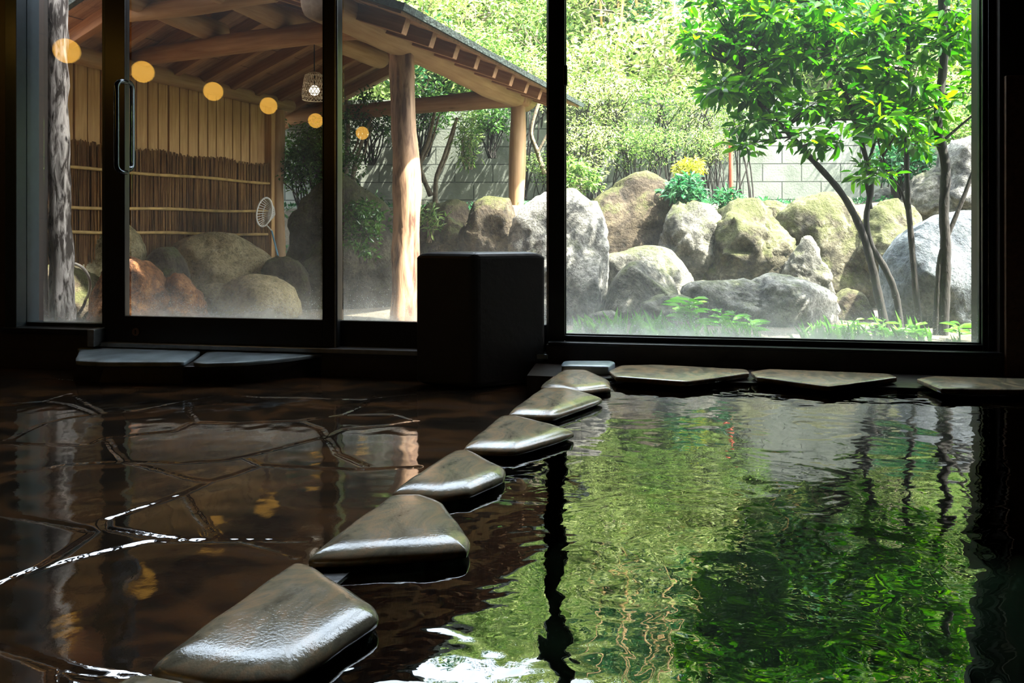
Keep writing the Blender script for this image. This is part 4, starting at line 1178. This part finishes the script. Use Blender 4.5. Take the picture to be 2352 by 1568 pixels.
one_shrub('bamboo_clump', 'low bamboo leaves beside the sunlit pavilion post', 'leaf_hill2', 985, 500, 6.4, .18, nclus=24, per=8, size=.4, seed=46, rad=(.8, .8, .8), ratio=.18, hollow=.05, flat=1, updir=.3)
one_shrub('glossy_bush', 'dark teal glossy leaved bush above the pale square boulder', 'leaf_teal', 1575, 436, 6.42, .21, nclus=70, per=9, size=.34, seed=47, ratio=.36, hollow=.3, crad=.2, near=True)
one_shrub('glossy_bush', 'small teal leaved bush right of the larger teal one', 'leaf_teal', 1668, 460, 6.4, .15, nclus=50, per=9, size=.36, seed=48, ratio=.36, hollow=.3, crad=.2, near=True)
one_shrub('glossy_bush', 'small green bush hugging the left side of the teal bush', 'leaf_teal', 1505, 430, 6.9, .11, nclus=40, per=9, size=.38, seed=52, ratio=.36, hollow=.3, crad=.2, near=True)
one_shrub('yellow_bush', 'yellow flowering bush top behind the teal bush', 'leaf_yellow', 1585, 388, 7.0, .19, rad=(1.2, 1, .6), nclus=60, per=10, size=.24, seed=49, hollow=.2)
one_shrub('round_bush', 'dense round bush low by the left edge of the picture window', 'leaf_hill2', 1330, 405, 6.9, .28, nclus=110, per=12, size=.17, seed=50, hollow=.3)
one_shrub('round_bush', 'bush with a thick forked dark trunk behind the tree stems', 'leaf_teal', 2075, 360, 7.0, .35, nclus=110, per=10, size=.18, seed=51, hollow=.1, stems=10, bark='bark')
one_shrub('round_bush', 'bright bush by the right jamb above the rocks', 'leaf_hill2', 2215, 290, 6.9, .36, nclus=110, per=12, size=.15, seed=53, hollow=.2)

# forked trunk and red stake on the terrace
def stem(mb, pts, Y, r0, r1, n=10, wig=0.):
    W = [at(p[0], p[1], Y + (p[2] if len(p) > 2 else 0)) for p in pts]
    # Catmull-Rom smoothing
    out = []
    for i in range(len(W) - 1):
        a = W[max(i - 1, 0)]; b = W[i]; c = W[i + 1]; d = W[min(i + 2, len(W) - 1)]
        for k in range(6):
            t = k / 6
            out.append(.5 * ((2 * b) + (c - a) * t + (2 * a - 5 * b + 4 * c - d) * t * t + (3 * b - a - 3 * c + d) * t ** 3))
    out.append(W[-1]); m = len(out)
    rad = [(r0 + (r1 - r0) * i / (m - 1)) * (1 + .06 * math.sin(i * 2.1)) for i in range(m)]
    mb.tube(out, rad, n, wob=.15)
    return out
mb = MB()
for pts in ([(2075, 480), (2070, 430), (2040, 385), (2020, 360)], [(2078, 480), (2085, 420), (2095, 370)], [(2070, 480), (2055, 440), (2048, 370)], [(2085, 480), (2110, 430), (2125, 370)]):
    stem(mb, pts, 7.0, .04, .022)
tag(mb.build('forked_trunk', M['bark'], None, True), 'thick dark forked trunk rising from the bank behind the stems', 'trunk')
mb = MB(); p = at(1680, 475, 7.3); p2 = at(1678, 325, 7.3); mb.tube([p, p2], .020, 10); tag(mb.build('garden_stake', M['red'], None, True), 'rusty red stake in the bushes before the block wall', 'stake')

# bare trunks in the shade behind the pavilion and bamboo canes on the slope
for lb, P_ in (('thin curved trunk left of the big pavilion post', [(820, 470), (812, 400), (830, 330), (860, 255)]), ('slim dark trunk behind the glass left of the big post', [(800, 470), (795, 380), (800, 300), (795, 230)]),
               ('forked grey trunk right of the big pavilion post', [(1000, 470), (1002, 410), (1020, 360), (1050, 270)]), ('leaning grey trunk against the block wall', [(990, 450), (965, 380), (985, 320), (1000, 250)]),
               ('slanting bare trunk beside the far pavilion post', [(1250, 400), (1235, 350), (1220, 300), (1240, 230)])):
    mb = MB(); stem(mb, P_, 7.5, .028, .016); stem(mb, [P_[1], (P_[1][0] + 25, P_[1][1] - 50), (P_[1][0] + 45, P_[1][1] - 120)], 7.5, .014, .007)
    tag(mb.build('bare_trunk', M['barkgrey'], None, True), lb, 'trunk', 'bare trunks by the block wall')
rs2 = random.Random(5); cane0 = None
for i in range(34):
    x = rs2.uniform(1.2, 6.2); y = rs2.uniform(8.7, 10.5); z = hz(x, y)
    if cane0 is None:
        mb = MB(); mb.tube([(0, 0, 0), (.03, 0, 1), (.1, 0, 2), (.25, 0, 3)], [.018, .017, .014, .008], 7)
        cane0 = mb.build('bamboo_cane', M['bamboo'], None, True); tag(cane0, 'thin upright bamboo cane among the hillside bushes', 'bamboo', 'bamboo canes on the hillside')
        cane = cane0
    else: cane = cane0.copy(); C.objects.link(cane)
    cane.matrix_local = Matrix.Translation((x, y, z)) @ Matrix.Rotation(rs2.uniform(0, 6.28), 4, 'Z') @ Matrix.Rotation(rs2.uniform(-.12, .12), 4, 'X')

# --- the slender trees right behind the picture window
def tree(label, stems, twigs_from, blobs, Y, seed, per=18, size=.080):
    rs_ = np.random.default_rng(seed); random.seed(seed)
    b0 = at(stems[0][0][0][0], stems[0][0][0][1], Y)
    root = thing('slender_tree', label, 'tree', (b0.x, b0.y, 0))
    paths = []
    for pts, r0, r1 in stems:
        mb = MB(); path = stem(mb, pts, Y, r0, r1, 12); paths.append(path)
        mb.build('trunk', M['bark'], root, True)
    allp = [p for path in paths for p in path[len(path) // 3:]]
    cen = []; mb = MB()
    for (bx, by, rx, ry, dz, nn) in blobs:
        for _ in range(int(nn * .72)):
            a = rs_.uniform(0, 2 * PI); r = rs_.uniform(0, 1) ** .5
            c = at(bx + rx * r * math.cos(a), by + ry * r * math.sin(a), Y + dz + rs_.uniform(-.3, .3))
            cen.append(c)
            near = min(allp, key=lambda p: (p - c).length + (0.35 if p.z > c.z + .05 else 0))
            if (near - c).length < 1.2: 
                if rs_.random() < .8: twig(mb, near, c, .007, .0022, .08, 5)
    cen = np.array([c[:] for c in cen])
    V, Ff, S = clusters_to_leaves(cen, np.full(len(cen), .085), per, size, rs_, flat=.55, near=True, ratio=.46, updir=.55, droop=.18)
    link('foliage', mesh_np('foliage', V - np.array([b0.x, b0.y, 0]), Ff, S), M['leaf_tree'], root, (b0.x, b0.y, 0))
    mb.build('twigs', M['bark'], root, True)
    return root
YT = 4.35
tree('slender dark tree whose branch arches far to the left', [
    ([(2045, 800), (2020, 690), (1998, 590), (1975, 520), (1930, 440), (1860, 360), (1800, 295), (1755, 250), (1722, 215), (1705, 160)], .026, .009),
    ([(2072, 800), (2060, 690), (2035, 620), (2000, 560), (1990, 500), (2002, 420), (1985, 350), (1960, 260), (1925, 180), (1895, 100), (1880, 20), (1872, -100)], .020, .009),
    ([(2000, 480), (1990, 400), (2005, 340), (2030, 250)], .012, .006)], None,
   [(1650, 90, 60, 55, 0, 26), (1680, 200, 60, 50, 0, 24), (1740, 270, 50, 30, 0, 12), (1760, 90, 80, 70, 0, 34), (1780, 190, 60, 50, .1, 18), (1880, 80, 80, 70, 0, 28), (1900, 230, 60, 40, 0, 16),
    (1980, 130, 70, 70, .1, 24), (1990, 250, 60, 45, 0, 18), (1860, 320, 80, 22, 0, 10), (1700, 330, 40, 15, 0, 5), (2000, 390, 50, 30, 0, 6), (1840, 20, 120, 60, 0, 26), (1700, 10, 90, 60, .1, 20),
    (1760, -110, 200, 90, .1, 50)], YT, 71)
tree('straight thin tree second from the right jamb', [
    ([(2118, 800), (2104, 680), (2094, 560), (2085, 450), (2082, 330), (2083, 200), (2085, 90), (2062, 20), (2040, -80)], .019, .009),
    ([(2092, 520), (2070, 440), (2040, 400), (2028, 360)], .008, .004)], None,
   [(2060, 60, 70, 60, 0, 26), (2060, 170, 70, 50, 0, 18), (2050, 280, 60, 40, 0, 16), (2110, 250, 50, 60, 0, 16), (2080, 330, 60, 30, 0, 8), (2080, -110, 130, 90, 0, 30)], YT + .1, 72)
tree('thicker tree stem close to the right jamb', [
    ([(2165, 800), (2168, 700), (2172, 580), (2168, 480), (2172, 380), (2155, 300), (2158, 220), (2168, 130), (2165, 20), (2160, -150)], .030, .022),
    ([(2148, 800), (2152, 690), (2160, 590), (2190, 510), (2222, 430), (2250, 350)], .017, .010),
    ([(2172, 318), (2210, 285), (2255, 248)], .009, .006)], None,
   [(2200, 80, 40, 70, 0, 18), (2220, 200, 40, 30, 0, 8), (2130, 80, 40, 60, .1, 14), (2210, -100, 90, 90, 0, 26), (2300, 100, 50, 120, .1, 20)], YT + .05, 73)

# --- weeds and grass at the foot of the picture window
def weed(label, x, y, Y, h, nl, size, seed, leaf='leaf_weed', spread=.5, ratio=.3):
    rs_ = np.random.default_rng(seed); p = at(x, y, Y); zb_ = gz(p.x, p.y) - .02
    root = thing('leafy_weed', label, 'plant', (p.x, p.y, zb_))
    mb = MB(); pos = []; ax = []; top = p.z
    ns = 3 if nl > 20 else 2
    for k in range(ns):
        tx = rs_.uniform(-1, 1) * h * spread; ty = rs_.uniform(-.3, .3) * h
        tp = Vector((p.x + tx, p.y + ty, top - rs_.uniform(0, .3) * h * (k > 0)))
        mb.tube([(p.x, p.y, zb_), (p.x + tx * .4, p.y + ty * .4, zb_ + (tp.z - zb_) * .6), tp], [.004, .003, .0015], 5, False)
        for i in range(nl // ns):
            t = .45 + .55 * (i + 1) / (nl // ns); a = i * 2.4 + rs_.uniform(-.3, .3)
            q = Vector((p.x + tx * t, p.y + ty * t, zb_ + (tp.z - zb_) * t)); pos.append(q[:])
            ax.append((math.cos(a), math.sin(a), .25))
    pos = np.array(pos); ax = np.array(ax); n = len(pos)
    nm = unit(n, rs_) * .3 + np.array([0, 0, 1]); s = size * rs_.uniform(.7, 1.2, n)
    V, Ff, S = leaves_mesh(pos, ax, nm, s, s * ratio, near=True, droop=.2)
    link('foliage', mesh_np('foliage', V - np.array([p.x, p.y, zb_]), Ff, S), M[leaf], root, (p.x, p.y, zb_))
    mb.build('stem', M['leaf_weed'], root, True)
weed('tall fresh green weed left of the long slab', 1598, 688, 4.25, .22, 34, .12, 1)
weed('fresh green weed in front of the long slab', 1668, 712, 4.3, .15, 26, .10, 2)
weed('low fresh weed at the lower middle of the picture window', 1735, 735, 4.3, .10, 14, .10, 3)
weed('weed with an upright pale spike beside the round dark stone', 1945, 735, 4.25, .12, 18, .09, 4)
weed('weed at the foot of the left arching tree', 2020, 735, 4.2, .12, 16, .08, 5)
weed('pale weed between the thin trees', 2100, 748, 4.15, .08, 18, .10, 6)
weed('weed at the foot of the blue grey boulder', 2205, 745, 4.2, .1, 14, .09, 7)
weed('small weed below the small pale block', 1330, 762, 4.2, .05, 10, .06, 8)
# grass: uncountable blades
rs_ = np.random.default_rng(77); n = 1300
s_ = rs_.uniform(sx(1290), sx(2300), n); nn_ = rs_.uniform(.25, .9, n)
pos = np.stack([s_ * U.x + (D + nn_) * NN.x, s_ * U.y + (D + nn_) * NN.y, np.full(n, .0)], 1)
pos[:, 2] = [gz(a, b) - .01 for a, b in pos[:, :2]]
dens = np.array([mn.noise(Vector((a * 2.2, b * 2.2, 4))) for a, b in pos[:, :2]]) ; keep_ = dens > -.05
pos = pos[keep_]; n = len(pos); ax = unit(n, rs_) * .45 + np.array([0, 0, 1.0])
ln = rs_.uniform(.05, .15, n) * (1 + .8 * np.clip(dens[keep_], 0, 1))
V, Ff, S = leaves_mesh(pos, ax, unit(n, rs_) + np.array([0, -1, 0]), ln, np.full(n, .011), near=True, droop=.45, fold=.1)
tag(link('grass', mesh_np('grass', V, Ff, S), M['leaf_weed']), 'sparse fresh grass along the foot of the picture window', 'grass', kind='stuff')
# ground litter of leaves on the terrace and slope
n = 26000
px_ = rs_.uniform(-4.5, 8.5, n); py_ = rs_.uniform(8.35, 15.5, n)
pos = np.stack([px_, py_, [hz(a, b) + .05 for a, b in zip(px_, py_)]], 1)
V, Ff, S = leaves_mesh(pos, unit(n, rs_) + np.array([0, -.3, .5]), unit(n, rs_) * .6 + np.array([0, -.4, .8]), rs_.uniform(.08, .16, n), rs_.uniform(.03, .05, n))
tag(link('undergrowth', mesh_np('undergrowth', V, Ff, S), M['leaf_hill2']), 'low leafy undergrowth covering the slope', 'undergrowth', kind='stuff')
n = 5000
px_ = rs_.uniform(-3.5, 5.0, n); py_ = rs_.uniform(6.9, 8.1, n)
pos = np.stack([px_, py_, [gz(a, b) + .02 for a, b in zip(px_, py_)]], 1)
V, Ff, S = leaves_mesh(pos, unit(n, rs_) + np.array([0, -.2, .3]), unit(n, rs_) * .5 + np.array([0, 0, 1]), rs_.uniform(.04, .08, n), rs_.uniform(.02, .035, n))
tag(link('ground_ivy', mesh_np('ground_ivy', V, Ff, S), M['leaf_teal']), 'small leaved ground cover on the bank before the wall', 'ground cover', kind='stuff')
